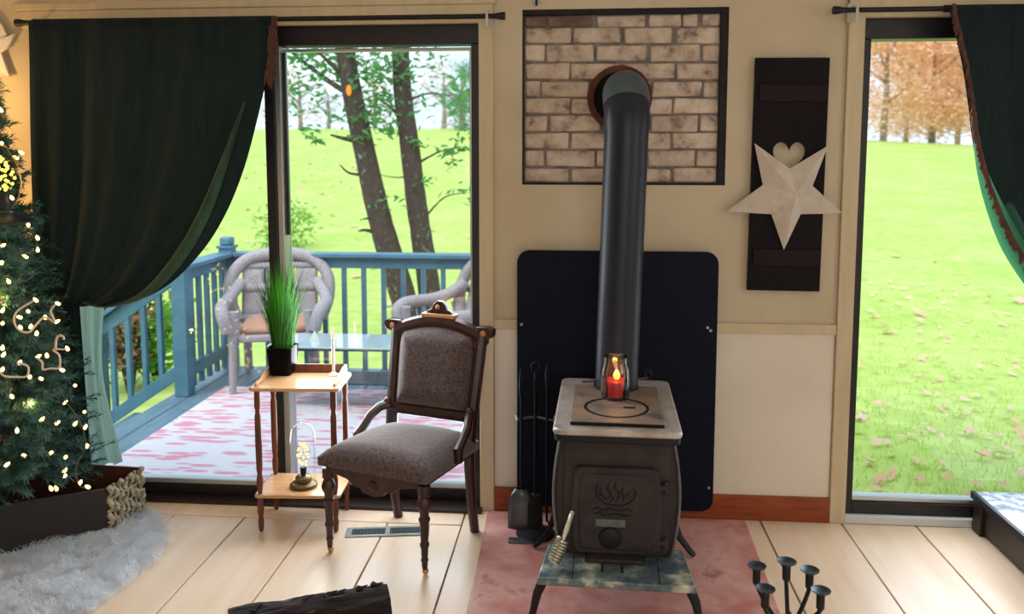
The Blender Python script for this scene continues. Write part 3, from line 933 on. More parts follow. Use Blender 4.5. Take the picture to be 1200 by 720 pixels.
# upholstered seat: crowned cushion over the quad
def seat_fn(a, b):
    p = fl_.lerp(fr_, a).lerp(bl_.lerp(br_, a) + Vector((0, -.03, 0)), b)
    c = (fl_ + fr_ + bl_ + br_) / 4
    p = c + (p - c) * 1.13
    ex, ey = min(a, 1 - a), min(b, 1 - b)
    ed = min(ex, ey)
    q = min(1, ed / .16)
    z = .412 + .040 * (sin(pi * a) * sin(pi * b)) ** .6 - .034 * (1 - q) ** 2.4
    return (p.x, p.y, z)
m = MB().grid(seat_fn, 24, 22)
n0 = len(m.v)
ringi = [i for i in range(25)] + [25 * j + 24 for j in range(1, 23)] + [25 * 22 + i for i in range(23, -1, -1)] + [25 * j for j in range(21, 0, -1)]
cc = (fl_ + fr_ + bl_ + br_) / 4
for i in ringi:
    p = m.v[i]
    m.v.append(Vector((cc.x + (p.x - cc.x) * 1.0, cc.y + (p.y - cc.y) * 1.0, .346)))
k = len(ringi)
for i in range(k):
    j = (i + 1) % k
    m.f.append((ringi[j], ringi[i], n0 + i, n0 + j))
m.build('seat', M['tweed'], ch, smooth=60)
# back: frame in plane from lower to top
bl0 = Vector((bl_.x - .003, bl_.y - .028, .475))
br0 = Vector((br_.x + .004, br_.y - .028, .475))
def bk(a, b, off=0.0):
    p = bl0.lerp(br0, a).lerp(bt_l.lerp(bt_r, a), b)
    nrm = Vector((-sin(0) * 0, -1, .18)).normalized()
    return p + nrm * off
MB().tube([bk(0, .01), bk(1, .01)], .026, 8).build('back_rail', WN, ch)
# arched upper rail
archp = [bk(t, 1.0 + .17 * sin(pi * t) ** .8 - .06) for t in [i / 14 for i in range(15)]]
MB().tube(archp, .026, 8).build('crest_rail', WN, ch)
m = MB()
for t in [i / 14 for i in range(15)]:
    pass
def gap_fn(a, b):
    topb = 1.0 + .17 * sin(pi * a) ** .8 - .06
    return bk(a, .8 + (topb - .8) * b, .004)
MB().grid(gap_fn, 14, 4).build('back_board', WN, ch, thick=.022)
# upholstered back panel
def pad_fn(a, b):
    aa, bb = .055 + .89 * a, .06 + (.90 + .09 * sin(pi * a)) * b
    # rounded upper corners
    if b > .8:
        q = (b - .8) / .2
        aa = .5 + (aa - .5) * (1 - .10 * q ** 2)
    e = min(min(a, 1 - a) * 1.0, min(b, 1 - b) * 1.0)
    q = min(1, e / .22)
    return bk(aa, bb, .006 + .046 * (1 - (1 - q) ** 2.2))
up = MB().grid(pad_fn, 22, 22).build('back_pad', M['tweed'], ch, smooth=80)
MB().grid(lambda a, b: bk(.05 + .9 * a, .02 + .98 * b, -.012), 8, 8).build('back_lining', M['tweed'], ch, thick=.008)
# piping border
def edge_loop():
    pts = [pad_fn(i / 20, 0) for i in range(21)] + [pad_fn(1, i / 20) for i in range(1, 21)] + [pad_fn(1 - i / 20, 1) for i in range(1, 21)] + [pad_fn(0, 1 - i / 20) for i in range(1, 21)]
    return pts
MB().tube(edge_loop(), .007, 6).build('bead_moulding', WN, ch)
# crest block, finial, ears
cm = bk(.5, 1.15)
d = (bt_r - bt_l).normalized()
angb = atan2(d.y, d.x)
def at_crest(p):
    return Matrix.Translation(p) @ Matrix.Rotation(angb, 4, 'Z')
MB().box(-.075, .075, -.022, .02, .0, .016, at_crest(cm)).build('crest_cap', M['tan_wood'], ch, bevel=.003, label='light worn crest cap')
MB().box(-.062, .062, -.016, .016, -.03, .002, at_crest(cm)).build('crest_block', WN, ch, bevel=.004)
MB().prism([(-.06, 0), (.06, 0), (.05, .012), (.034, .018), (.03, .034), (.014, .05), (-.01, .052), (-.028, .036), (-.034, .018), (-.05, .012)], -.012, .012,
           at_crest(cm + Vector((0, 0, .016)))).build('finial', WN, ch, bevel=.004)
MB().ball(cm + Vector((-.004, -.012, .043)), .010, 8, 6).build('finial_bud', M['tan_wood'], ch, label='worn light boss on the finial')
for p, s in ((bt_l, -1), (bt_r, 1)):
    MB().prism([(-.02 * s, -.045), (.02 * s, -.045), (.022 * s, -.02), (.048 * s, -.01), (.052 * s, .02), (.03 * s, .03), (-.02 * s, .028)][::s], -.02, .018,
               at_crest(p)).build('ear', WN, ch, bevel=.004)
    MB().lathe([(0, 0), (.013, 0), (.010, .006), (0, .007)], 12, at_crest(p + Vector((.012 * s, -.018, .004))) @ Matrix.Rotation(pi / 2, 4, 'X')).build(
        'ear_rosette', M['tan_wood'], ch, label='light worn rosette')
# hip braces
for (p0, p1, s) in ((bl_, fl_, -1), (br_, fr_, 1)):
    a = Vector((p0.x + s * .008, p0.y - .05, .495))
    b = Vector(p0.lerp(p1, .50)) + Vector((s * .032, 0, .405))
    mid = a.lerp(b, .5) + Vector((s * .012, 0, .012))
    br = MB().tube([a, a.lerp(mid, .5) + Vector((0, 0, .01)), mid, mid.lerp(b, .6) + Vector((0, 0, -.005)), b, b + Vector((0, 0, -.05))],
                   [.020, .018, .017, .017, .019, .017], 8).build('hip_brace', WN, ch)
    MB().ball(a + Vector((0, -.005, .012)), .017, 8, 6).build('brace_scroll', WN, br)

# ---------------------------------------------------------------- tray-top side table
ta = thing('side_table', 'small two tier maple side table with turned legs and a low gallery', 'side table', (-1.117, 3.160, 0), radians(3.7))
corner = [(-.150, -.1), (.150, -.1), (.150, .1), (-.150, .1)]
TZ, SZ = .592, .155
MB().slab(rr_xy(-.178, .178, -.128, .122, .02), TZ - .014, TZ).build('table_top', M['table_top'], ta, bevel=.004)
MB().slab(rr_xy(-.172, .172, -.12, .116, .02), SZ - .013, SZ).build('shelf', M['table_top'], ta, bevel=.004)
for x, y in corner:
    up = [(.008, SZ), (.012, SZ + .03), (.013, SZ + .06), (.009, SZ + .08), (.012, SZ + .1), (.0135, SZ + .2), (.013, TZ - .12), (.009, TZ - .1), (.013, TZ - .08), (.0125, TZ - .014)]
    lo = [(.007, 0), (.010, .01), (.012, .04), (.009, .06), (.0125, .08), (.014, .11), (.011, SZ - .013)]
    MB().lathe(up, 12, Matrix.Translation((x, y, 0))).build('leg', M['table_leg'], ta)
    MB().lathe(lo, 12, Matrix.Translation((x, y, 0))).build('foot', M['table_leg'], ta)
MB().box(-.15, .15, .108, .118, TZ, TZ + .036).build('gallery_back', M['table_leg'], ta, bevel=.003)
for s in (-1, 1):
    pr = [(-.10, 0), (.118, 0), (.118, .036), (.06, .036), (.0, .028), (-.05, .012), (-.08, .018), (-.10, .010)]
    MB().prism(pr, -.005, .005, Matrix.Translation((s * .155, 0, TZ)) @ Matrix.Rotation(pi / 2, 4, 'Z')).build('gallery_side', M['table_top'], ta, bevel=.003)

def on(u, v, z):
    p = atZ(u, v, z)
    return p
# potted grass
p = on(332, 438, TZ)
pg = thing('potted_grass', 'bushy green grass plant in a black pot on the side table', 'plant', (p.x, p.y, TZ))
MB().slab(rr_xy(-.042, .042, -.042, .042, .014), 0, .012).build('pot_base', M['pot'], pg, bevel=.003)
mb = MB()
q0, q1 = rr_xy(-.043, .043, -.043, .043, .014), rr_xy(-.054, .054, -.054, .054, .016)
n = len(q0)
q2 = rr_xy(-.048, .048, -.048, .048, .014)
vs = [(x, y, .004) for x, y in q0] + [(x, y, .118) for x, y in q1] + [(x, y, .118) for x, y in q2] + [(x, y, .1) for x, y in q2]
fs = [tuple(reversed(range(n)))]
for L_ in range(3):
    for i in range(n):
        j = (i + 1) % n
        fs.append((L_ * n + i, L_ * n + j, (L_ + 1) * n + j, (L_ + 1) * n + i))
mb.add(vs, fs).build('pot', M['pot'], pg, bevel=.002)
MB().slab(rr_xy(-.048, .048, -.048, .048, .014), .09, .106).build('soil', M['soil'], pg)
mb = MB()
for i in range(640):
    a, r = random.uniform(0, 2 * pi), .042 * sqrt(random.random())
    bx, by = r * cos(a), r * sin(a)
    h = random.uniform(.24, .45) * (1 - .25 * r / .042)
    lean = random.uniform(.06, .34) * (.4 + r / .042)
    a2 = a + random.uniform(-.6, .6)
    w0 = random.uniform(.0012, .0022)
    tang = Vector((-sin(a2 + random.uniform(-1, 1)), cos(a2), 0)) * w0
    pts = []
    for k in range(5):
        t = k / 4
        out = lean * h * t ** 1.8
        pts.append(Vector((bx + out * cos(a2), by + out * sin(a2), .104 + h * t * (1 - .12 * t * lean))))
    vs, fs = [], []
    for k, q in enumerate(pts):
        ww = (1 - .92 * (k / 4) ** 1.5)
        vs += [q - tang * ww, q + tang * ww]
    fs = [(2 * k, 2 * k + 1, 2 * k + 3, 2 * k + 2) for k in range(4)]
    mb.add(vs, fs)
mb.build('grass_blades', M['grass_blade'], pg, smooth=180, kind='stuff')

# window candle
p = on(391, 440, TZ)
wc = thing('window_candle', 'slim silver electric candle with white flame bulb on the side table', 'candle', (p.x, p.y, TZ))
MB().lathe([(0, 0), (.020, 0), (.021, .004), (.012, .010), (.007, .016), (0, .016)], 18).build('base', M['chrome'], wc)
MB().lathe([(.0065, .012), (.0065, .15), (.008, .152), (.008, .158), (0, .158)], 12).build('stem', M['chrome'], wc)
MB().lathe([(.005, .157), (.0095, .166), (.0105, .174), (.008, .188), (.003, .2), (0, .206)], 12).build('flame_bulb', emit('candle_bulb_glow', S(255, 244, 214), .95), wc, label='lit white flame bulb')

# cloche lamp on the lower shelf
def led_lamp(root, s, base_m, bulb_r=.018):
    MB().lathe([(0, 0), (.060 * s, 0), (.062 * s, .006 * s), (.060 * s, .014 * s), (.046 * s, .022 * s), (.036 * s, .024 * s), (.036 * s, .044 * s), (.030 * s, .05 * s),
                (.012 * s, .052 * s), (0, .052 * s)], 28).build('base', base_m, root)
    MB().lathe([(.010 * s, .05 * s), (.014 * s, .066 * s), (.015 * s, .088 * s), (.013 * s, .09 * s), (0, .09 * s)], 16).build('socket', M['iron_dark'], root)
    MB().lathe([(.011 * s, .09 * s), (.013 * s, .10 * s), (.026 * s, .135 * s), (.033 * s, .165 * s), (.028 * s, .195 * s), (.012 * s, .214 * s), (0, .216 * s)], 20).build(
        'bulb', M['thin_glass'], root)
    m = MB()
    for i in range(26):
        t = i / 25
        a = i * 2.4
        r = (.006 + .018 * sin(pi * min(1, .1 + t * .85))) * s
        m.ball((r * cos(a), r * sin(a), (.10 + .10 * t) * s), .0046 * s, 8, 5)
    m.build('fairy_leds', M['led'], root, kind='stuff')
p = on(356, 570, SZ)
cl = thing('cloche_lamp', 'little brass lamp with fairy light bulb under glass on the lower shelf', 'lamp', (p.x, p.y, SZ))
led_lamp(cl, .9, M['old_brass'])
MB().lathe([(.0505, .012), (.0505, .20), (.045, .235), (.028, .255), (.008, .264), (0, .265)], 28, caps=False).build('glass_dome', M['thin_glass'], cl, smooth=180)
MB().ball((0, 0, .272), .008, 10, 6).build('dome_knob', M['thin_glass'], cl)

# ---------------------------------------------------------------- floor vent
vc = (atZ(405, 627, 0) + atZ(500, 618, 0)) / 2
vt = thing('floor_vent', 'grey metal floor register set in the planks behind the chair leg', 'vent', (-0.755, 3.085, 0.0), radians(9))
MB().slab(rr_xy(-.165, .165, -.042, .042, .004), -.004, .004).build('plate', M['vent'], vt, bevel=.002)
for s in (-1, 1):
    MB().box(s * .075 - .066, s * .075 + .066, -.024, .024, .003, .0045).build('grille_opening', M['vent_hole'], vt)
    for i in range(14):
        x = s * .075 - .06 + i * .0093
        MB().box(x - .0016, x + .0016, -.024, .024, .004, .0065).build('slat', M['vent_slat'], vt)

# ---------------------------------------------------------------- curtain rods
def rod(name, x0, x1, z, brx, label):
    r = thing(name, label, 'curtain rod', (0, 0, 0))
    MB().tube([(x0 + .03, 3.235, z), (x1 - .03, 3.235, z)], .0095, 12).build('pole', M['rod'], r)
    for x, s in ((x0, 1), (x1, -1)):
        MB().lathe([(0, 0), (.014, 0), (.0155, .004), (.0145, .02), (.0105, .038), (.0105, .05), (0, .05)], 14,
                   Matrix.Translation((x, 3.235, z)) @ Matrix.Rotation(s * pi / 2, 4, 'Y')).build('finial', M['rod'], r)
    for x in brx:
        m = MB()
        m.box(x - .012, x + .012, WY - .024, WY - .018, z - .035, z + .035)
        m.box(x - .006, x + .006, 3.235, WY - .02, z + .010, z + .018)
        m.prism([(x - .008, z - .045), (x + .008, z - .045), (x + .004, z + .012), (x - .004, z + .012)], 3.218, 3.224)
        m.build('bracket', M['bracket'], r, bevel=.001, label='white rod bracket')
    return r
RZ = atY(300, 20, 3.235).z
rl0, rl1 = atY(18, 20, 3.235), atY(592, 20.5, 3.235)
rod('curtain_rod', rl0.x, rl1.x, rl1.z + .006, (rl0.x + .075, rl1.x - .07), 'thin black curtain rod above the left glass door')
RZL = rl1.z + .006
rr0 = atY(976, 12, 3.235)
rod('curtain_rod', rr0.x, 3.05, rr0.z, (rr0.x + .085, 2.95), 'thin black curtain rod above the right glass door')
RZR = rr0.z

# ---------------------------------------------------------------- left curtain
def catmull(P, t):
    n = len(P) - 1
    x = min(max(t, 0), 1) * n
    i = min(int(x), n - 1)
    f = x - i
    p0, p1, p2, p3 = P[max(i - 1, 0)], P[i], P[i + 1], P[min(i + 2, n)]
    return 0.5 * ((2 * p1) + (p2 - p0) * f + (2 * p0 - 5 * p1 + 4 * p2 - p3) * f * f + (3 * p1 - p0 - 3 * p2 + p3) * f ** 3)
cu = thing('curtain', 'dark green velvet curtain swagged to the left beside the Christmas tree', 'curtain', (0, 0, 0))
CY0 = 3.232
edge = [(318, 16), (316, 70), (308, 110), (299, 150), (287, 195), (270, 240), (248, 280), (222, 312), (196, 335), (165, 351), (130, 359), (105, 355), (84, 345), (66, 335), (58, 330)]
E_ = [atY(u, v, CY0 - .04) for u, v in edge]
x_left = atY(38, 20, CY0).x
def cur(s, t, off=0.0):
    e = catmull(E_, t)
    x = x_left + (e.x - x_left) * s
    z0 = RZL + .004
    z = e.z if t > 0.02 else z0
    # top follows the rod; inner columns droop less abruptly
    amp = .012 + .022 * min(1, t * 1.6)
    y = CY0 - .022 - amp * (sin(s * 21 + 1.5 * t) * .6 + sin(s * 47 + 2.0 * t + .7) * .35) * (1 - .55 * t) - .035 * sin(pi * min(1, t)) * (1 - .3 * s) + off
    return Vector((x, y, z))
MB().grid(lambda a, b: cur(a, b), 90, 70).build('drape', M['curtain'], cu, smooth=180)
def hem(a, b):
    t = .16 + .64 * b
    p = cur(.985 - .085 * sin(pi * min(1, .15 + b)) , t)
    w_ = .002 + .030 * sin(pi * b)
    return p + Vector((w_ * (a - .5) * 2, -.016 - .022 * sin(pi * a), 0))
MB().grid(hem, 8, 50).build('turned_fold', M['fold'], cu, smooth=180, label='paler green rolled fold near the edge')
def fringe_tube(fn, n, l, seed):
    random.seed(seed)
    m = MB()
    for i in range(n):
        t = i / (n - 1)
        p = fn(t)
        dx = random.uniform(-.006, .012)
        m.tube([p, p + Vector((dx * .6, -.006, -l * .5)), p + Vector((dx, -.004 + random.uniform(-.004, .004), -l))], [.0042, .0038, .002], 5)
    return m
fringe_tube(lambda t: cur(1.0 + .012 * sin(t * 40), .015 + .085 * t) + Vector((.008, -.016, 0)), 70, .06, 3).build('fringe', M['fringe'], cu, kind='stuff', label='brown tasselled fringe')
MB().tube([(x_left, 3.235, RZL), (E_[0].x, 3.235, RZL)], .014, 10).build('rod_pocket', M['curtain'], cu)
# hanging tail below the tie
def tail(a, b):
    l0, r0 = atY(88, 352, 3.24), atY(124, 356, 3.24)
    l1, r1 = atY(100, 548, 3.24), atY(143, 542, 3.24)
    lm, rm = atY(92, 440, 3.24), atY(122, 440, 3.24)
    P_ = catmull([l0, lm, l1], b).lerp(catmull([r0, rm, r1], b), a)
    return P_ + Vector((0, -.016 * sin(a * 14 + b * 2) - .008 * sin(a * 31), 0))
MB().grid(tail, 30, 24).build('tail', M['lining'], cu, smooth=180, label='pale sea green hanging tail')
def tail2(a, b):
    l0, r0 = atY(70, 345, 3.22), atY(92, 352, 3.22)
    l1, r1 = atY(84, 545, 3.22), atY(106, 548, 3.22)
    return l0.lerp(l1, b).lerp(r0.lerp(r1, b), a) + Vector((0, -.01 * sin(a * 12), 0))
MB().grid(tail2, 12, 10).build('tail_fold', M['curtain'], cu, smooth=180)

# ---------------------------------------------------------------- right curtain
cr = thing('curtain', 'dark green curtain with brown braid drawn to the right door side', 'curtain', (0, 0, 0))
edge2 = [(1111, 9), (1118, 40), (1125, 80), (1131, 130), (1134, 165), (1141, 205), (1153, 245), (1170, 285), (1193, 322), (1222, 358), (1258, 388), (1300, 410)]
E2 = [atY(u, v, CY0 - .03) for u, v in edge2]
x_right = E2[-1].x + .35
def cur2(s, t):
    e = catmull(E2, t)
    x = e.x + (x_right - e.x) * s
    z = e.z if t > .02 else RZR + .004
    amp = .012 + .02 * t
    y = CY0 - .022 - amp * (sin(s * 22 + .5 + 1.5 * t) * .6 + sin(s * 51 + 1.7) * .35) - .03 * sin(pi * min(1, t))
    return Vector((x, y, z))
MB().grid(lambda a, b: cur2(a, b), 80, 60).build('drape', M['curtain'], cr, smooth=180)
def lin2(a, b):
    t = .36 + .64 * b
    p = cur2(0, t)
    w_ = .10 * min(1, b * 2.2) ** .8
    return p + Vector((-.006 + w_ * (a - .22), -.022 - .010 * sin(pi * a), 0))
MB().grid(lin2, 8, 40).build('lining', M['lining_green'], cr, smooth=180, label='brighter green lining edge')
random.seed(11)
m = MB()
for i in range(230):
    t = i / 229
    p = cur2(0, .01 + .97 * t) + Vector((.002 + .030 * min(1, max(0, (t - .33) * 3)), -.036, 0))
    dx = random.uniform(-.012, .010)
    m.tube([p, p + Vector((dx * .5, -.004, -.018)), p + Vector((dx, -.002, -.036))], [.006, .0055, .003], 5)
m.build('fringe', M['fringe'], cr, kind='stuff', label='brown braided fringe')
MB().tube([(E2[0].x, 3.235, RZR), (x_right, 3.235, RZR)], .014, 10).build('rod_pocket', M['curtain'], cr)

# ---------------------------------------------------------------- Christmas tree
TX, TY = -2.25, 2.86
tr = thing('christmas_tree', 'slim green artificial Christmas tree at the left edge of the room', 'tree', (TX, TY, 0))
def RAD(z):
    return max(.02, (.44 * max(0, 1 - z / 1.84) ** .8)) if z > .2 else .40
MB().tube([(0, 0, 0.02), (0, 0, 1.72)], [.03, .012], 10).build('trunk', M['bark'], tr)
random.seed(21)
mb = MB()
def sprig(p, d, L, nn):
    d = d.normalized()
    a = d.orthogonal().normalized()
    b = d.cross(a)
    for i in range(nn):
        t = (i + random.random()) / nn
        w = random.uniform(0, 2 * pi)
        o = p + d * (L * t)
        nd = (a * cos(w) + b * sin(w)) * .9 + d * random.uniform(.35, .9)
        ln = random.uniform(.022, .038)
        tip = o + nd.normalized() * ln
        sd = nd.cross(d).normalized() * .0026
        k = len(mb.v)
        mb.v += [o - sd, o + sd, tip]
        mb.f.append((k, k + 1, k + 2))
tips_ = []
for i in range(520):
    z = .22 + 1.54 * (i / 520) ** 1.1
    w = random.uniform(0, 2 * pi)
    if random.random() < .35:
        w = random.uniform(-.7 * pi, .35 * pi)
    Rr = RAD(z) * random.uniform(.72, .98)
    dr_ = Vector((cos(w), sin(w), random.uniform(-.15, .15)))
    if TY + dr_.y * Rr > 3.17:
        Rr *= max(.1, (3.17 - TY) / (dr_.y * Rr))
    base = Vector((0, 0, z + .05))
    end = base + dr_ * Rr
    for s in range(5):
        t = .35 + .65 * s / 4
        sd = Vector((dr_.x, dr_.y, dr_.z + random.uniform(-.3, .4))) + Vector((random.uniform(-.8, .8), random.uniform(-.8, .8), random.uniform(-.3, .3))) * (.9 if s < 4 else .2)
        sprig(base.lerp(end, t * .82), sd, random.uniform(.07, .13) * (1 if Rr > .15 else .7), 46)
for i in range(70):
    w = random.uniform(-.95 * pi, -.38 * pi)
    dr_ = Vector((cos(w), sin(w), -.32))
    base = Vector((0, 0, random.uniform(.30, .44)))
    for s in range(5):
        t = .4 + .6 * s / 4
        sd = dr_ + Vector((random.uniform(-.8, .8), random.uniform(-.8, .8), random.uniform(-.5, .1)))
        q_ = base + dr_ * (.40 * t)
        if q_.z > .06:
            sprig(q_, sd, random.uniform(.06, .10), 44)
mb.build('needles', M['needle'], tr, smooth=0, kind='stuff')

# collar around the base: front's shade put into its dark brown, woven right side
A_ = Vector((-1.823, 2.915, 0)); B_ = Vector((-1.800, 3.14, 0)); C_ = Vector((-2.52, 2.50, 0)); D_ = Vector((-2.50, 3.18, 0))
ck = thing('tree_collar', 'woven collar box around the foot of the Christmas tree', 'tree collar', (A_.x, A_.y, 0))
def wallp(p, q, h, t, ztop_add=0.0):
    p, q = p - ck.location, q - ck.location
    d_ = (q - p).normalized()
    nn = Vector((-d_.y, d_.x, 0)) * t
    return MB().slab([tuple(p[:2]), tuple(q[:2]), tuple((q + nn)[:2]), tuple((p + nn)[:2])], .01, h)
wallp(C_, A_, .212, .014).build('front_panel', M['collar_dark'], ck, bevel=.004, label='dark brown front panel')
wallp(A_, B_, .2, .012).build('side_panel', M['collar_red'], ck, bevel=.003)
wallp(B_, D_, .212, .012).build('back_panel', M['collar_red'], ck, bevel=.003, label='reddish inner back panel')
wallp(D_, C_, .19, .012).build('side_panel', M['collar_dark'], ck, bevel=.003)
dAB = (B_ - A_)
for i in range(7):
    t = (i + .4) / 7
    p0 = dAB * t + Vector((.010, 0, 0))
    pts, rr_ = [], []
    for k_ in range(15):
        z = .012 + .204 * k_ / 14
        pts.append((p0.x + .006 * (1 if (k_ + i) % 4 < 2 else -1), p0.y, z))
        rr_.append(.0112 if (k_ + 2 * (i % 2)) % 4 in (1, 2) else .006)
    MB().tube(pts, rr_, 8).build('wicker_strand', M['wicker'], ck, label='pale woven strand')
for i in range(4):
    z = .03 + .045 * i
    MB().tube([dAB * (j / 16.0) + Vector((.012 + .006 * (1 if j % 2 else -1), 0, z)) for j in range(17)], .004, 6).build('weaver', M['wicker'], ck, label='pale cross weaver')
for i in range(3):
    q = (B_ - ck.location).lerp(D_ - ck.location, .12 + .06 * i)
    MB().ball((q.x, q.y - .003, .165 - .008 * i), .004, 8, 5).build('stud', M['screw'], ck)

# fur skirt
fk = thing('fur_skirt', 'shaggy white fur tree skirt spread on the floor under the tree', 'tree skirt', (-2.0, 2.8, 0.0))
outl = [(-2.45, 2.30), (-2.1, 2.18), (-1.8, 2.25), (-1.62, 2.38), (-1.58, 2.55), (-1.555, 2.72), (-1.585, 2.90), (-1.66, 3.02), (-1.76, 3.12), (-1.9, 3.17), (-2.6, 3.17), (-2.7, 2.6)]
cen = Vector((-2.1, 2.75))
op = [Vector((x, y)) for x, y in outl]
def outline(t):
    n_ = len(op)
    x = (t % 1.0) * n_
    i = int(x)
    f = x - i
    p0, p1, p2, p3 = op[(i - 1) % n_], op[i % n_], op[(i + 1) % n_], op[(i + 2) % n_]
    return 0.5 * ((2 * p1) + (p2 - p0) * f + (2 * p0 - 5 * p1 + 4 * p2 - p3) * f * f + (3 * p1 - p0 - 3 * p2 + p3) * f ** 3)
def furz(p, r):
    return .030 * (1 - r ** 6) + .012 * noise.noise(Vector((p.x * 7, p.y * 7, 0))) * (1 - r ** 4)
def fur_fn(a, b):
    r = .02 + .98 * b
    p = cen.lerp(outline(a), r)
    return (p.x + 2.0, p.y - 2.8, max(.002, furz(p, r)))
MB().grid(fur_fn, 90, 14).build('skirt_base', M['fur'], fk, smooth=180)
random.seed(5)
mb = MB()
cnt = 0
while cnt < 15000:
    a, r = random.random(), sqrt(random.random())
    p = cen.lerp(outline(a), r)
    if p.x < -2.35 or p.y > 3.16:
        continue
    cnt += 1
    z = max(.002, furz(p, r))
    if (p - Vector((-2.15, 2.95))).length < .2:
        continue
    clump = noise.noise(Vector((p.x * 16, p.y * 16, 3.1))) * 3.0
    out = (outline(a) - cen).normalized()
    w = atan2(out.y, out.x) + clump + random.uniform(-.5, .5)
    ln = random.uniform(.03, .07)
    base = Vector((p.x + 2.0, p.y - 2.8, z - .003))
    dd = Vector((cos(w), sin(w), 0))
    mid = base + dd * ln * .4 + Vector((0, 0, ln * .45))
    tip = base + dd * ln * .95 + Vector((0, 0, ln * random.uniform(.15, .5)))
    sd = Vector((-dd.y, dd.x, 0)) * .0013
    k = len(mb.v)
    mb.v += [base - sd, base + sd, mid + sd * .8, mid - sd * .8, tip]
    mb.f += [(k, k + 1, k + 2, k + 3), (k + 3, k + 2, k + 4)]
mb.build('fur_strands', M['fur'], fk, smooth=180, kind='stuff')

# string lights
sl = thing('string_lights', 'strings of warm white fairy lights wound around the Christmas tree', 'string lights', (TX, TY, 0))
bl_px = [(1, 129), (2, 168), (25, 179), (19, 185), (33, 264), (44, 279), (3, 288), (44, 293), (30, 301), (2, 308), (42, 352), (68, 356), (33, 365), (53, 372),
         (67, 377), (23, 372), (24, 384), (43, 391), (36, 383), (3, 364), (3, 379), (3, 408), (4, 416), (45, 418), (23, 425), (55, 417), (79, 409), (73, 434),
         (35, 442), (48, 444), (3, 433), (76, 472), (67, 496), (49, 492), (99, 483), (100, 501), (102, 523), (88, 497), (77, 536), (60, 531), (28, 534),
         (76, 552), (76, 558), (94, 566), (60, 573), (66, 573), (103, 571), (88, 452), (14, 465), (20, 505), (8, 545), (10, 330), (14, 232)]
bulb_me = None
def tree_pt(u, v):
    # walk along the view ray until it meets the cone of the foliage
    r = ray(u, v).normalized()
    o = Vector((0, 0, CAMZ))
    best, bd = None, 9
    d_ = 2.2
    while d_ < 3.3:
        p = o + r * d_
        rad = sqrt((p.x - TX) ** 2 + (p.y - TY) ** 2)
        e_ = rad - (RAD(max(p.z, .2)) * .98 + .01)
        if e_ < 0:
            return p
        if e_ < bd:
            best, bd = p, e_
        d_ += .01
    return best
bpts = []
for i, (u, v) in enumerate(bl_px):
    p = tree_pt(u, v) - Vector((TX, TY, 0))
    bpts.append(p)
    if bulb_me is None:
        b = MB().lathe([(0, -.009), (.0048, -.007), (.0058, 0), (.0048, .006), (0, .012)], 8).build('bulb', M['bulb'], sl)
        bulb_me = b.data
    else:
        b = bpy.data.objects.new('bulb', bulb_me)
        COL.objects.link(b)
        b.parent = sl
    b.location = p
    b.rotation_euler = (random.uniform(-1, 1), random.uniform(-1, 1), 0)
def cord(px, m_, r=.0026, name='cord', lab=None):
    P_ = [tree_pt(u, v) - Vector((TX, TY, 0)) + Vector((0, -.012, 0)) for u, v in px]
    n_ = (len(P_) - 1) * 5
    MB().tube([catmull(P_, i / n_) for i in range(n_ + 1)], r, 6).build(name, m_, sl, label=lab)
cord([(42, 352), (24, 363), (19, 374), (24, 385), (36, 389), (45, 380), (53, 372), (60, 373), (67, 377), (62, 364), (68, 356)], M['cord'], .0034, 'cord', 'thick pale cord')
cord([(1, 433), (8, 440), (22, 441), (34, 440), (36, 430), (30, 426), (23, 425)], M['cord'], .0034, 'cord', 'thick pale cord')
cord([(45, 418), (52, 424), (53, 432), (62, 431), (72, 430), (72, 416), (65, 409), (79, 409)], M['cord'], .0034, 'cord', 'thick pale cord')
cord([(2, 288), (18, 296), (30, 301), (44, 293), (44, 279), (33, 264)], M['cord_green'], .002)
cord([(70, 450), (80, 470), (90, 484), (99, 500), (102, 523), (92, 545), (94, 566), (103, 571)], M['cord_green'], .002)
cord([(49, 492), (67, 496), (76, 472), (88, 452)], M['cord_green'], .002)
cord([(28, 534), (60, 531), (77, 536), (76, 558), (66, 573)], M['cord_green'], .002)
cord([(1, 129), (2, 168), (19, 185), (25, 179)], M['cord_green'], .002)
for (x, y, z, e) in ((-2.12, 2.62, 1.5, .9), (-2.02, 2.7, 1.0, .9), (-1.98, 2.74, .6, .7), (-2.52, 3.08, 1.72, 4.5), (-2.5, 3.10, 1.3, 3.5)):  # added glow lamps; the last two stand off the tree without bulbs
    l = bpy.data.lights.new('fairy_glow', 'POINT')
    l.energy, l.color, l.shadow_soft_size = e, (1, .60, .22), .012
    o = bpy.data.objects.new('fairy_glow', l)
    o.location = (x, y, z)
    COL.objects.link(o)

# lantern lamp hung in the tree
lp = atY(3, 262, 2.66)
la = thing('hanging_lantern', 'glowing bulb lantern with flared dark base hung in the tree', 'lantern', (lp.x, lp.y, lp.z))
MB().lathe([(0, 0), (.075, -.002), (.093, .003), (.096, .008), (.08, .020), (.05, .032), (.042, .036), (.042, .044), (.034, .05), (0, .05)], 30).build('base', M['lantern'], la)
MB().lathe([(.030, .048), (.032, .06), (.026, .1), (.024, .104), (0, .104)], 20).build('socket', M['iron_dark'], la)
MB().lathe([(.022, .104), (.04, .125), (.055, .165), (.054, .20), (.04, .225), (.015, .238), (0, .24)], 24).build('bulb', M['thin_glass'], la)
m = MB()
random.seed(4)
for i in range(46):
    t = (i + .5) / 46
    a = i * 2.4
    r = .048 * sin(pi * min(.95, .2 + .75 * t)) * random.uniform(.5, 1)
    m.ball((r * cos(a), r * sin(a), .115 + .115 * t), .0055, 8, 5)
m.build('fairy_leds', M['led'], la, kind='stuff')
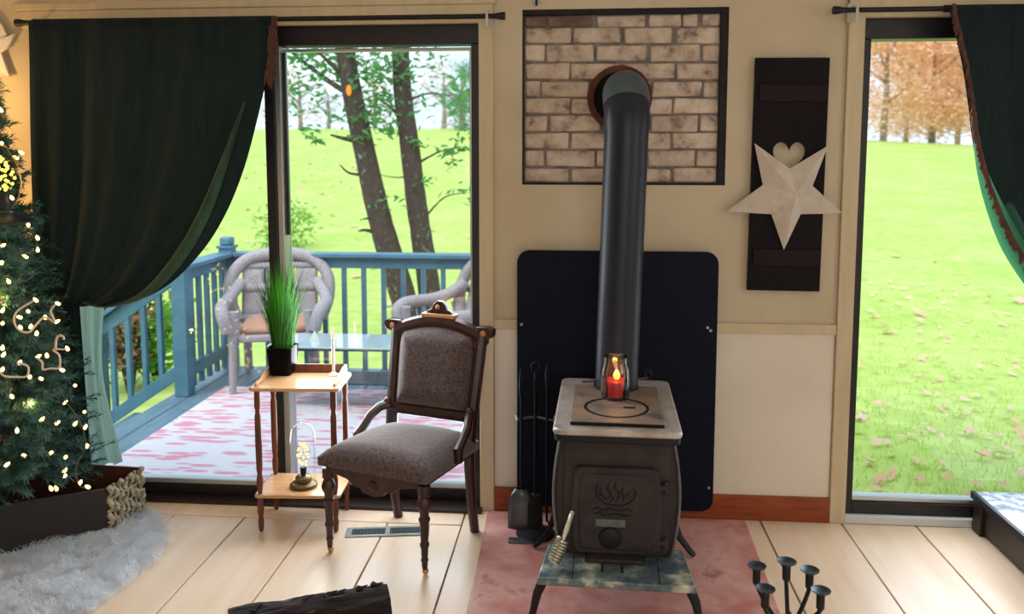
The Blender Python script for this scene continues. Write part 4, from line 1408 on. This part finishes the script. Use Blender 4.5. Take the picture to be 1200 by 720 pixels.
MB().tube([(.03, 0, .05), (.062, -.0, .08), (.078, 0, .14), (.066, 0, .2), (.03, 0, .262), (0, 0, .275), (-.03, 0, .262), (-.066, 0, .2), (-.078, 0, .14), (-.062, 0, .08), (-.03, 0, .05)],
          .0022, 6).build('wire_handle', M['wire'], la)

# candy cane and candle ornaments
p = tree_pt(70, 402)
cc_ = thing('candy_cane', 'small white candy cane hooked on a tree branch', 'ornament', p)
MB().tube([(-.004, -.02, -.02), (0, -.02, .012), (.006, -.02, .026), (.018, -.02, .032), (.028, -.02, .026), (.030, -.02, .016)], .0042, 8).build('cane', M['cord'], cc_)
p = tree_pt(3, 352)
oc = thing('tree_candle', 'white candle ornament clipped to the tree at the left frame edge', 'ornament', p + Vector((0, -.03, 0)))
MB().lathe([(.008, .004), (.0085, .08), (.007, .165), (.002, .17), (0, .17)], 12).build('candle', M['ivory'], oc)
MB().lathe([(0, 0), (.026, 0), (.030, .006), (.012, .008), (0, .008)], 16).build('clip_dish', M['tan_wood'], oc)

# winged ornament on the wall
wg = thing('winged_ornament', 'white winged ornament hanging on the wall above the tree', 'ornament', (-2.44, WY - .012, 1.94))
def wp(u, v, y=WY - .014):
    return atY(u, v, y) - wg.location
def plate(name, px, t=.008, y=WY - .016):
    pts = [wp(u, v, y) for u, v in px]
    MB().prism([(q.x, q.z) for q in pts][::-1], pts[0].y - t, pts[0].y + .004).build(name, M['white_paper'], wg, bevel=.002)
plate('wing', [(-14, 20), (-2, 22), (4, 30), (9, 41), (6, 45), (-4, 50), (-14, 52)])
plate('wing', [(-10, 52), (4, 45), (19, 40), (14, 50), (9, 58), (0, 63), (-10, 64)], .012, WY - .022)
plate('body', [(-12, 58), (2, 60), (5, 68), (9, 80), (13, 90), (6, 88), (2, 90), (-2, 84), (-10, 74)], .010, WY - .018)
MB().box(-.02, .02, -.002, .012, .0, .06).build('hanger', M['bracket'], wg)

# ---------------------------------------------------------------- low bench at the right
bn = thing('low_bench', 'low dark wooden bench with glossy mottled top at the right door', 'bench', (1.572, 3.285, 0))
bx1, bd = 1.1, -1.2
MB().box(0.0, bx1, bd, .02, .138, .158).build('top', M['bench_top'], bn, bevel=.003)
MB().box(-.004, 0.012, bd, .024, .130, .159).build('edge_strip', M['iron_dark'], bn, bevel=.002, label='black edge strip')
MB().box(.004, .055, -.05, .015, 0, .136).build('leg', M['blackwood'], bn, bevel=.003)
MB().box(1.0, 1.06, -.05, .015, 0, .136).build('leg', M['blackwood'], bn, bevel=.003)
MB().box(.004, .06, bd + .02, bd + .09, 0, .136).build('leg', M['blackwood'], bn, bevel=.003)
MB().box(.018, .045, bd + .09, -.05, .012, .134).build('side_board', M['blackwood'], bn, bevel=.003)
MB().box(.05, 1.02, -.02, .01, .02, .134).build('back_board', M['blackwood'], bn, bevel=.003)
MB().box(1.0, 1.06, bd + .02, bd + .09, 0, .136).build('leg', M['blackwood'], bn, bevel=.003)

# ---------------------------------------------------------------- candelabra
cb = thing('candelabra', 'black wrought iron candelabra with five cups in front of the stove', 'candelabra', (0.594, 2.25, 0.006))
MB().lathe([(0, 0), (.07, 0), (.072, .006), (.03, .014), (.008, .02), (0, .02)], 24).build('base', M['candelabra'], cb)
hub = Vector((0, 0, .17))
MB().tube([(0, 0, .015), (0, 0, .21)], [.007, .008], 8).build('stem', M['candelabra'], cb)
cups = [((922, 660), 0.0, True), ((887, 665), .06, False), ((897, 692), -.06, False), ((949, 670), .05, False), ((962, 694), -.03, False)]
for (u, v), dy, centre in cups:
    c = atY(u, v, 2.25 + dy) - cb.location
    base = c + Vector((0, 0, -.05))
    if centre:
        path = [hub, (hub + base) / 2, base]
    else:
        out = Vector((base.x, base.y, 0))
        path = [hub, hub + out * .3 + Vector((0, 0, .0)), hub + out * .7 + Vector((0, 0, (base.z - hub.z) * .45)), Vector((base.x, base.y, base.z - .012)) - out * .05, base]
        n_ = 14
        path = [catmull([Vector(q) for q in path], i / n_) for i in range(n_ + 1)]
    arm = MB().tube(path, .006, 8).build('arm', M['candelabra'], cb)
    MB().lathe([(0, -.052), (.008, -.052), (.0115, -.046), (.0115, -.008), (.009, -.004), (0, -.004)], 14, Matrix.Translation(c)).build('socket', M['candelabra'], cb)
    MB().lathe([(0, -.006), (.010, -.006), (.020, -.001), (.0265, .004), (.0265, .006), (.018, .003), (.010, .001), (0, .001)], 20, Matrix.Translation(c)).build('cup', M['cup_iron'], cb)

# ---------------------------------------------------------------- logs
def log_thing(label, p, q, r, seed, cat='log'):
    random.seed(seed)
    t = thing('firewood_log', label, cat, (p.x, p.y, 0), 0)
    ax = q - p
    L_ = ax.length
    a = atan2(ax.y, ax.x)
    t.rotation_euler = (0, 0, a)
    def f(u_, w_):
        th = 2 * pi * w_
        n_ = noise.noise(Vector((u_ * L_ * 4, cos(th) * 1.3 + seed, sin(th) * 1.3)))
        n2 = noise.noise(Vector((u_ * L_ * 9, cos(th) * 5 + seed, sin(th) * 5)))
        n3 = noise.noise(Vector((u_ * L_ * 30, cos(th) * 14 + seed, sin(th) * 14)))
        rr = r * (1 + .12 * n_ + .12 * n2 + .05 * n3)
        return (u_ * L_, rr * cos(th), r * .97 + rr * sin(th) * (1 if sin(th) > 0 else .95))
    MB().grid(f, 70, 64).build('bark', M['log_bark'], t, smooth=50)
    for x, s in ((0.004, -1), (L_ - .004, 1)):
        MB().lathe([(0, 0), (r * .93, 0), (r * .9, .004), (0, .006)], 20, Matrix.Translation((x, 0, r * .97)) @ Matrix.Rotation(s * pi / 2, 4, 'Y')).build('cut_end', M['log_wood'], t)
    for i in range(7):
        x = random.uniform(.1, .95) * L_
        MB().tube([(x, random.uniform(-.02, .02), r * 1.93), (x + .012, 0, r * 1.98 + .002), (x + .03, 0.004, r * 2.0 + .006)], [.012, .007, .001], 5).build('bark_sliver', M['log_bark'], t)
    return t
rl = .076
pL = atZ(272, 714, 2 * rl * .96)
pR = atZ(456, 681, 2 * rl * .96)
log_thing('split firewood log with rough dark bark lying on the planks', Vector((pL.x, pL.y - .03, 0)), Vector((pR.x, pR.y - .03, 0)), rl, 2)
log_thing('smaller firewood stick peeking out beyond the big log', Vector((-0.90, 2.16, 0)), Vector((-0.535, 2.262, 0)), .052, 9)

# ================================================================== OUTDOORS
def ground_z(x, y):
    d_ = max(0.0, y - 7.0)
    t = min(1, d_ / 55.0)
    rise = 4.0 * (t ** 1.35)
    if x > 0:
        rise -= .022 * min(x, 30) * t * 2
    near = .05 * noise.noise(Vector((x * .15, y * .15, 0)))
    near2 = -.55 + .30 * max(0, min(1, (x - .6) / 1.5)) * (1 - min(1, max(0, y - 4) / 6))
    return near2 + rise + near * min(1, d_ / 5)
def gfn(a, b):
    x = -70 + 160 * a
    y = 3.5 + 85 * b ** 2.2
    return (x, y, ground_z(x, y))
MB().grid(gfn, 120, 90).build('lawn', M['lawn'], smooth=180, kind='structure', cat='lawn', label='bright green lawn rising to a low hill beyond the doors')
# ground beside and under the house, so that nothing hangs over a void
MB().box(-40, 40, -14, 3.55, -0.75, -0.60).build('ground', M['lawn'], kind='structure', cat='ground', label='grassy ground around the house')
# fallen leaves
def scatter(name, label, area_fn, n_, m_, size, seed, group=None):
    random.seed(seed)
    mb_ = MB()
    for i in range(n_):
        x, y = area_fn()
        z = ground_z(x, y) + random.uniform(.015, .04)
        s = size * random.uniform(.6, 1.3)
        R_ = Matrix.Translation((x, y, z)) @ Matrix.Rotation(random.uniform(0, 6.28), 4, 'Z') @ Matrix.Rotation(random.uniform(-.5, .5), 4, 'X') @ Matrix.Rotation(random.uniform(-.4, .4), 4, 'Y')
        mb_.add([(-s, 0, 0), (-.2 * s, -.6 * s, .1 * s), (s, 0, .15 * s), (-.2 * s, .6 * s, .12 * s)], [(0, 1, 2), (0, 2, 3)], R_)
    return mb_.build(name, m_, smooth=0, kind='stuff', label=label, cat='leaves', group=group)
M['fallen'] = mat('fallen_leaf', S(232, 206, 190), S(222, 176, 140), .9, rough=.8, trans=(S(230, 190, 160), .2), lo=.35, hi=.6, c3=S(226, 206, 196))
def near_leaf():
    y = 3.9 + 9 * random.random() ** 1.5
    return (random.uniform(.5, .55) * 0 + y * random.uniform(.3, .85), y)
scatter('fallen_leaves', 'tan fallen leaves scattered on the near lawn', near_leaf, 700, M['fallen'], .045, 3)
scatter('fallen_leaves', 'fallen leaves dotted over the far lawn behind the deck', lambda: (random.uniform(-14, 6), random.uniform(9, 40)), 420, M['fallen'], .12, 4)
# short tufts of grass near the right door
random.seed(8)
mb = MB()
for i in range(9000):
    y = 3.75 + 7 * random.random() ** 1.6
    x = y * random.uniform(.22, .85)
    z = ground_z(x, y) - .005
    w = random.uniform(0, 2 * pi)
    h = random.uniform(.03, .075)
    sd = Vector((cos(w), sin(w), 0)) * .004
    tp = Vector((x + random.uniform(-.03, .03), y + random.uniform(-.03, .03), z + h))
    k = len(mb.v)
    mb.v += [Vector((x, y, z)) - sd, Vector((x, y, z)) + sd, tp]
    mb.f.append((k, k + 1, k + 2))
M['tuft'] = mat('grass_tuft', S(170, 198, 98), S(192, 212, 124), 1.2, rough=.9, trans=(S(190, 230, 90), .35))
mb.build('grass', M['tuft'], smooth=0, kind='stuff', label='short grass blades of the lawn near the right door', cat='grass')

# ---------------------------------------------------------------- deck
DZ, DX0, DX1, DY0, DY1 = -0.15, -2.80, 0.35, 3.50, 6.10
dk = thing('deck', 'blue grey painted board deck outside the left door', 'deck', (0, 0, 0), kind='structure')
MB().box(DX0 + .04, DX1 - .04, DY0, DY1 - .03, DZ - .2, DZ - .03).build('joists', M['rail'], dk)
nb = 22
bw = (DX1 - DX0) / nb
for i in range(nb):
    MB().box(DX0 + i * bw + .004, DX0 + (i + 1) * bw - .004, DY0, DY1, DZ - .03, DZ + random.uniform(-.002, .0)).build('deck_board', M['deck'], dk, bevel=.003, seg=1)
def post_(x, y, z0, z1, parent, s=.045, cap=False):
    o = MB().box(x - s, x + s, y - s, y + s, z0, z1).build('post', M['rail'], parent, bevel=.004)
    if cap:
        MB().box(x - s * 1.25, x + s * 1.25, y - s * 1.25, y + s * 1.25, z1, z1 + .02).build('post_cap', M['rail'], o, bevel=.003)
        MB().box(x - s * .9, x + s * .9, y - s * .9, y + s * .9, z1 + .02, z1 + .085).build('post_cap', M['rail'], o, bevel=.015)
    return o
RT_ = .755
rb = thing('deck_railing', 'blue painted back deck railing with thin balusters', 'railing', (0, 0, DZ))
def B(x0, x1, y0, y1, z0, z1):
    return MB().box(x0, x1, y0, y1, z0 - DZ, z1 - DZ)
post_(-2.70, 6.05, 0, RT_ + .03 - DZ, rb, .05, True)
post_(-0.2, 6.05, 0, RT_ - .05 - DZ, rb, .05)
B(-2.65, .3, 5.98, 6.12, RT_ - .03, RT_).build('cap_rail', M['rail'], rb, bevel=.004)
B(-2.65, .3, 6.03, 6.07, RT_ - .115, RT_ - .03).build('top_rail', M['rail'], rb, bevel=.004)
nbal = 19
for i in range(nbal):
    x = -2.55 + i * .1525
    B(x - .017, x + .017, 6.032, 6.068, DZ - .02, RT_ - .11).build('baluster', M['rail'], rb, bevel=.003, seg=1)
rs = thing('side_railing', 'blue painted side deck railing running out from the stairs', 'railing', (-2.70, 5.30, DZ))
def B2(x0, x1, y0, y1, z0, z1):
    return MB().box(x0 + 2.70, x1 + 2.70, y0 - 5.30, y1 - 5.30, z0 - DZ, z1 - DZ)
B2(-2.75, -2.65, 5.25, 5.35, DZ, RT_ - .02).build('post', M['rail'], rs, bevel=.005)
B2(-2.77, -2.63, 5.25, 6.0, RT_ - .03, RT_).build('cap_rail', M['rail'], rs, bevel=.004)
B2(-2.72, -2.68, 5.35, 6.0, RT_ - .115, RT_ - .03).build('top_rail', M['rail'], rs, bevel=.004)
B2(-2.72, -2.68, 5.35, 6.0, DZ + .11, DZ + .2).build('bottom_rail', M['rail'], rs, bevel=.004)
for i in range(5):
    y = 5.43 + i * .125
    B2(-2.717, -2.683, y - .017, y + .017, DZ + .03, RT_ - .1).build('baluster', M['rail'], rs, bevel=.003, seg=1)
# stairs going down to the left
sr = thing('stair_railing', 'sloping blue handrail of the deck stairs going down to the left', 'railing', (-2.75, 5.30, DZ))
slope = (.538 - .277) / (3.239 - 2.86)
def sl_bar(x0, z0, x1, th, y0, y1, name):
    z1 = z0 + slope * (x1 - x0)
    pts = [(x0, z0), (x1, z1), (x1, z1 + th), (x0, z0 + th)]
    MB().prism([(x + 2.75, z - DZ) for x, z in pts], y0 - 5.30, y1 - 5.30).build(name, M['rail'], sr, bevel=.004)
sl_bar(-3.30, .235, -2.75, .11, 5.28, 5.32, 'top_rail')
sl_bar(-3.32, .335, -2.75, .035, 5.23, 5.37, 'cap_rail')
sl_bar(-3.30, -.42, -2.75, .10, 5.28, 5.32, 'bottom_rail')
for i in range(4):
    x = -2.86 - i * .115
    z0 = -.42 + slope * (x + 3.30) + .05
    MB().box(x + 2.75 - .017, x + 2.75 + .017, -.018, .018, z0 - DZ, z0 + .68 - DZ).build('baluster', M['rail'], sr, bevel=.003, seg=1)
MB().box(-.62, -.52, -.05, .05, -.46, .52).build('newel_post', M['rail'], sr, bevel=.005)
sa = thing('deck_stairs', 'blue grey wooden steps descending from the deck', 'stairs', (-2.80, 4.7, -.15))
for i in range(3):
    MB().box(-.30 * (i + 1), -.30 * i + .02, -.85, .65, -.17 * (i + 1) - .03 + .02, -.17 * (i + 1) + .02).build('tread', M['deck'], sa, bevel=.004)
MB().prism([(0.0, -.03), (0, -.22), (-.9, -.72), (-.95, -.55)], .60, .64).build('stringer', M['rail'], sa, bevel=.003)
MB().prism([(0.0, -.03), (0, -.22), (-.9, -.72), (-.95, -.55)], -.84, -.80).build('stringer', M['rail'], sa, bevel=.003)

# rug and mat
MB().slab([(-2.50, 3.58), (-.25, 3.58), (-.25, 5.50), (-2.50, 5.50)], DZ + .0005, DZ + .010).build(
    'outdoor_rug', M['rug'], label='white outdoor rug with pink dashes on the deck', cat='rug')
MB().slab([(-2.0, 5.66), (-.55, 5.66), (-.55, 5.93), (-2.0, 5.93)], DZ + .0005, DZ + .014).build(
    'door_mat', M['mat_brown'], label='brown coir mat on the deck behind the glass table', cat='mat')

# ---------------------------------------------------------------- rattan chairs
def rattan_chair(loc, rz, label):
    t = thing('rattan_chair', label, 'chair', loc, rz)
    RM = M['rattan']
    sw, sd, shh = .27, .26, .40
    MB().slab(rr_xy(-sw, sw, -sd, sd, .06), shh - .05, shh).build('seat', RM, t, bevel=.015)
    MB().slab(rr_xy(-sw * .86, sw * .86, -sd * .86, sd * .8, .07), shh, shh + .05).build('cushion', M['cushion'], t, bevel=.02, label='rust coloured seat cushion')
    for x in (-1, 1):
        MB().tube([(x * .25, -.26, .57), (x * .262, -.262, .30), (x * .27, -.27, 0)], [.034, .028, .024], 10).build('leg', RM, t)
        MB().tube([(x * .24, .22, .40), (x * .25, .26, .2), (x * .255, .30, 0)], [.026, .024, .022], 10).build('leg', RM, t)
        # arm: thick roll from back down to front
        pts = [(x * .27, .24, .70), (x * .33, .14, .62), (x * .355, .0, .585), (x * .35, -.14, .585), (x * .33, -.25, .575), (x * .31, -.30, .53), (x * .29, -.29, .44)]
        n_ = 24
        MB().tube([catmull([Vector(q) for q in pts], i / n_) for i in range(n_ + 1)], .043, 12).build('arm', RM, t)
        def side(a, b):
            y = -.26 + .48 * a
            return (x * (.26 + .085 * b), y, shh - .02 + .17 * b)
        m_ = MB()
        for i in range(9):
            a = i / 8
            m_.tube([side(a, 0), side(a, 1)], .006, 5)
        m_.build('arm_spindles', RM, t, kind='stuff')
    # back arch and woven openwork
    arc_ = [(-.30, .20, .42), (-.355, .23, .58), (-.345, .28, .74), (-.23, .33, .86), (0, .345, .90), (.23, .33, .86), (.345, .28, .74), (.355, .23, .58), (.30, .20, .42)]
    n_ = 36
    MB().tube([catmull([Vector(q) for q in arc_], i / n_) for i in range(n_ + 1)], .045, 12).build('back_frame', RM, t)
    def backp(x, z):
        return Vector((x, .21 + .14 * (z - .4) / .5, z))
    def hw(z):
        return .30 if z < .7 else .30 * sqrt(max(.02, 1 - ((z - .7) / .21) ** 2))
    m_ = MB()
    for i in range(23):
        x = -.27 + .54 * i / 22
        zt = .70 + .20 * sqrt(max(0, 1 - (x / .32) ** 2))
        m_.tube([backp(x, .42), backp(x, zt)], .0055, 5)
    m_.build('back_canes', RM, t, kind='stuff')
    for z0, z1 in ((.40, .46), (.62, .68), (.79, .83)):
        m_ = MB()
        m_.grid(lambda a, b: tuple(backp((a - .5) * 2 * hw((z0 + z1) / 2), z0 + (z1 - z0) * b) + Vector((0, -.008, 0))), 10, 2)
        m_.build('back_band', RM, t, thick=.012)
    for x0, x1 in ((-.27, -.12), (.12, .27)):
        MB().grid(lambda a, b: tuple(backp(x0 + (x1 - x0) * a, .44 + .36 * b) + Vector((0, -.004, 0))), 6, 6).build('woven_side_panel', RM, t, thick=.008)
    return t
c1 = rattan_chair((-2.17, 5.64, DZ + .010), radians(14), 'pale rattan armchair outside behind the potted grass')
dup(c1, (-0.86, 5.58, DZ + .010), radians(-52), 'pale rattan armchair outside facing left behind the upholstered chair')

# glass table
gt = thing('glass_table', 'low blue framed glass table on the deck between the rattan chairs', 'table', (-1.55, 5.19, DZ + .01))
GH = .42
MB().slab(rr_xy(-.45, .45, -.2, .2, .04), GH - .012, GH).build('glass_top', M['table_glass'], gt, bevel=.003)
m = MB()
MB().tube([(x, y, GH - .018) for x, y in rr_xy(-.445, .445, -.195, .195, .05)] + [(.445, -.145, GH - .018)], .014, 8).build('rim', M['table_frame'], gt)
for x in (-.39, .39):
    for y in (-.15, .15):
        MB().tube([(x, y, GH - .02), (x * 1.04, y * 1.05, 0)], .016, 8).build('leg', M['table_frame'], gt)
MB().slab(rr_xy(-.38, .38, -.145, .145, .04), .16, .175).build('lower_shelf', M['table_frame'], gt, bevel=.003)
p = atZ(369, 400, DZ + .01 + GH)
wn_ = thing('folded_napkin', 'small white folded cone standing on the glass table', 'napkin', (p.x, p.y, DZ + .01 + GH))  # cone added in place of a reflection in the door glass
MB().lathe([(.034, 0), (.024, .025), (.008, .06), (0, .068)], 6).build('cone', M['white_thing'], wn_, smooth=0)
for i, (dx, dy, r) in enumerate(((0, 0, .035), (-.055, .01, .03), (.05, .015, .032))):  # pale shapes added in place of reflections in the door glass
    lab = ['middle and largest of three pale gourds under the glass table', 'left pale gourd of the three under the glass table', 'right pale gourd of the three under the glass table'][i]
    g_ = thing('pale_gourd', lab, 'gourd', (p.x + dx + .02, p.y - .02 + dy, DZ + .01 + .175), group='pale gourds under the glass table')
    prof = [(r * sin(pi * k / 8) * 1.1, r - r * cos(pi * k / 8) * 1.0) for k in range(9)]
    MB().lathe(prof, 14).build('fruit', M['white_thing'], g_)
    MB().tube([(0, 0, 2 * r - .004), (.004, 0, 2 * r + .012)], .004, 6).build('stem', M['tan_wood'], g_)

# ---------------------------------------------------------------- two leaning cedar trunks
def foliage(mb_, c, r, n_, s, flat=.6, droop=0.0):
    for i in range(n_):
        d_ = Vector((random.gauss(0, 1), random.gauss(0, 1), random.gauss(0, 1) * flat))
        p_ = Vector(c) + d_ * r * .5
        R_ = Matrix.Translation(p_) @ Matrix.Rotation(random.uniform(0, 6.28), 4, 'Z') @ Matrix.Rotation(random.uniform(-1.2, 1.2), 4, 'X') @ Matrix.Rotation(random.uniform(-.9, .9) + droop, 4, 'Y')
        q = s * random.uniform(.6, 1.4)
        mb_.add([(-q, 0, 0), (0, -.35 * q, 0), (q, 0, -.15 * q), (0, .35 * q, 0)], [(0, 1, 2, 3)], R_)
TYD = 8.2
def cedar(label, pxs, radii, branches, clumps, seed, ydepth):
    random.seed(seed)
    pts = [atY(u, v, ydepth) for u, v in pxs]
    base = pts[0].copy()
    base.z = ground_z(base.x, ydepth) - .05
    t = thing('cedar_tree', label, 'tree', base)
    P_ = [Vector((0, 0, 0))] + [q - base for q in pts]
    n_ = 40
    path = [catmull(P_, i / n_) for i in range(n_ + 1)]
    rr_ = [radii[0] + (radii[1] - radii[0]) * i / n_ for i in range(n_ + 1)]
    for i, q in enumerate(path):
        rr_[i] *= 1 + .08 * noise.noise(Vector((i * .7, seed, 0)))
    MB().tube(path, rr_, 14).build('trunk', M['trunk'], t, smooth=180)
    for br_px, r0 in branches:
        bpth = [atY(u, v, ydepth + dyy) - base for u, v, dyy in br_px]
        k = 12
        MB().tube([catmull(bpth, i / k) for i in range(k + 1)], [r0 * (1 - .75 * i / k) for i in range(k + 1)], 7).build('branch', M['trunk'], t, smooth=180)
    mb_ = MB()
    for (u, v, dyy, r, n2) in clumps:
        foliage(mb_, atY(u, v, ydepth + dyy) - base, r, n2, .05, .55, .3)
    mb_.build('foliage', M['cedar'], t, smooth=0, kind='stuff')
    return t
ct = cedar('leaning left cedar trunk with broken side stubs beyond the deck railing',
      [(484, 392), (470, 340), (453, 285), (440, 235), (428, 180), (413, 110), (404, 55), (398, 0), (390, -80)], (.15, .075),
      [([(412, 112, 0), (385, 95, .05), (355, 72, .1), (325, 48, .15)], .035),
       ([(410, 100, 0), (385, 72, -.1), (352, 44, -.15)], .03),
       ([(418, 165, 0), (402, 162, -.1), (387, 158, -.15)], .032),
       ([(432, 205, 0), (410, 203, -.1), (398, 193, -.2)], .02),
       ([(450, 275, 0), (430, 270, -.1), (420, 271, -.2)], .028),
       ([(446, 258, 0), (432, 256, -.1), (422, 258, -.2)], .018)],
      [(395, 75, .2, .35, 110), (370, 60, .2, .4, 120), (340, 90, .1, .35, 80), (360, 110, 0, .3, 55), (440, 95, .2, .4, 120), (435, 130, 0, .3, 80), (420, 70, .3, .4, 110),
       (450, 65, 0, .4, 110), (335, 130, 0, .25, 40), (412, 140, -.1, .2, 40), (362, 155, -.1, .14, 22), (372, 165, 0, .1, 14), (425, 160, -.1, .15, 26), (455, 240, -.1, .15, 18), (335, 62, 0, .3, 70), (385, 20, 0, .5, 140)], 3, TYD)
tg = atY(409, 106, TYD - .105) - ct.location
MB().lathe([(0, 0), (.030, 0), (.028, .01), (0, .012)], 14, Matrix.Translation(tg) @ Matrix.Scale(1.9, 4, (0, 0, 1)) @ Matrix.Rotation(pi / 2, 4, 'X')).build(
    'trunk_marker', mat('orange_marker', S(255, 150, 20), rough=.5), ct, label='small orange marker on the trunk')
cedar('straighter right cedar trunk with pale lichen beyond the deck railing',
      [(506, 395), (503, 340), (495, 285), (487, 230), (480, 170), (472, 110), (469, 55), (466, 0), (462, -80)], (.13, .075),
      [([(477, 150, 0), (462, 130, .1), (440, 112, .2)], .022), ([(490, 200, 0), (470, 208, -.1), (445, 205, -.2)], .012),
       ([(492, 190, 0), (515, 178, -.2), (540, 172, -.3)], .014), ([(475, 120, 0), (500, 110, -.1), (530, 112, -.2)], .016), ([(494, 260, 0), (520, 232, -.2), (548, 226, -.3)], .012)],
      [(460, 85, .1, .35, 80), (450, 120, .1, .35, 90), (455, 148, 0, .25, 50), (492, 168, -.1, .12, 20), (498, 215, -.1, .1, 16), (525, 178, -.2, .12, 22), (540, 170, -.3, .15, 22), (545, 225, -.3, .16, 22),
       (530, 120, -.2, .3, 60), (542, 95, -.2, .22, 34), (505, 80, 0, .22, 26), (470, 30, 0, .45, 120), (530, 190, -.2, .12, 14), (545, 150, -.3, .2, 30), (512, 60, 0, .18, 18)], 8, TYD + .15)

# ---------------------------------------------------------------- shrubs behind the stair rail
def shrub(label, u, y, w_, h_, m_, seed):
    random.seed(seed)
    b = atY(u, 400, y)
    b.z = ground_z(b.x, y)
    t = thing('shrub', label, 'shrub', b)
    for i in range(4):
        a = i * 1.6
        MB().tube([(0, 0, -.02), (.1 * cos(a), .1 * sin(a), h_ * .5), (w_ * .4 * cos(a), w_ * .4 * sin(a), h_ * .85)], [.025, .018, .006], 6).build('stem', M['bark'], t)
    mb_ = MB()
    for i in range(8):
        foliage(mb_, (random.uniform(-w_, w_) * .5, random.uniform(-w_, w_) * .4, random.uniform(.25, .95) * h_), w_ * .45, 90, .055, .9)
    mb_.build('foliage', m_, t, smooth=0, kind='stuff')
shrub('brown leaved shrub behind the stair handrail', 150, 6.6, .55, .95, M['shrub_brown'], 31)
shrub('bright green shrub behind the deck corner post', 182, 6.9, .45, .75, M['shrub_green'], 32)
shrub('low green shrub on the lawn beyond the corner of the deck', 335, 15.0, .75, .75, M['shrub_green'], 33)

# ---------------------------------------------------------------- distant trees
def far_tree(name, label, m_, group, h_, w_, seed, leafs=1500, size=.42):
    random.seed(seed)
    t = thing(name, label, 'tree', (0, 0, 0), 0, group)
    MB().tube([(0, 0, -.5), (0.1, 0, h_ * .4), (.0, .1, h_ * .85)], [.28, .2, .06], 8).build('trunk', M['far_trunk'], t)
    for i in range(6):
        a = i * 1.05 + random.random()
        z = h_ * (.25 + .08 * i)
        MB().tube([(0, 0, z), (w_ * .28 * cos(a), w_ * .28 * sin(a), z + h_ * .14), (w_ * .48 * cos(a), w_ * .48 * sin(a), z + h_ * .24)], [.1, .07, .02], 6).build('limb', M['far_trunk'], t)
    mb_ = MB()
    for i in range(16):
        a = random.uniform(0, 6.28)
        z = random.uniform(.04, 1.0)
        r = w_ * .42 * sqrt(random.random()) * (1.15 - .5 * z)
        foliage(mb_, (r * cos(a), r * sin(a), z * h_), w_ * .28, leafs // 16, size, .8)
    mb_.build('crown', m_, t, smooth=0, kind='stuff')
    return t
def place(proto, spots):
    for i, (u, y, rz, lab) in enumerate(spots):
        b = atY(u, 160, y)
        loc = (b.x, y, ground_z(b.x, y) - .1)
        if i == 0:
            proto.location, proto.rotation_euler = loc, (0, 0, rz)
            proto['label'] = lab
        else:
            dup(proto, loc, rz, lab)
oa = far_tree('autumn_tree', 'x', M['leaf_orange'], 'orange autumn trees past the right door', 10.5, 7.0, 41, 7000, .17)
place(oa, [(1035, 62, 0, 'front orange autumn tree just inside the left frame of the right door'),
           (1092, 65, 1.2, 'front orange autumn tree next to the fringe of the right curtain'),
           (1155, 61, 2.3, 'orange autumn tree mostly hidden by the right curtain'),
           (1062, 78, 4.0, 'rear orange autumn tree between the two front ones past the right door'),
           (1122, 80, 5.1, 'rear orange autumn tree farther right at the curtain edge')])
ob = far_tree('faded_tree', 'x', M['leaf_pink'], 'faded trees on the skyline', 6.5, 5.0, 42, 800, .18)
place(ob, [(520, 76, 0, 'faded pink tree on the skyline right of the straight cedar trunk'),
           (352, 82, 1.0, 'faded pink grey tree on the skyline left of the leaning cedar trunk'),
           (440, 84, 2.0, 'faded pink grey tree on the skyline between the cedar trunks')])
og = far_tree('bare_tree', 'x', M['leaf_grey'], 'bare grey trees on the skyline', 5.5, 6.0, 43, 800, .16)
place(og, [(385, 86, 0, 'pale bare tree on the skyline right behind the leaning cedar trunk'),
           (480, 86, 1.7, 'pale bare tree on the skyline behind the straight cedar trunk'),
           (325, 86, 2.6, 'pale bare tree on the skyline beside the centre stile of the left door'),
           (555, 86, 3.3, 'pale bare tree on the skyline at the right jamb of the left door')])
op_ = far_tree('pine_tree', 'green conifer on the skyline at the right of the left door', M['leaf_pine'], None, 4.6, 3.2, 44, 2200, .13)
place(op_, [(541, 60, 0, 'green conifer on the skyline at the right of the left door')])
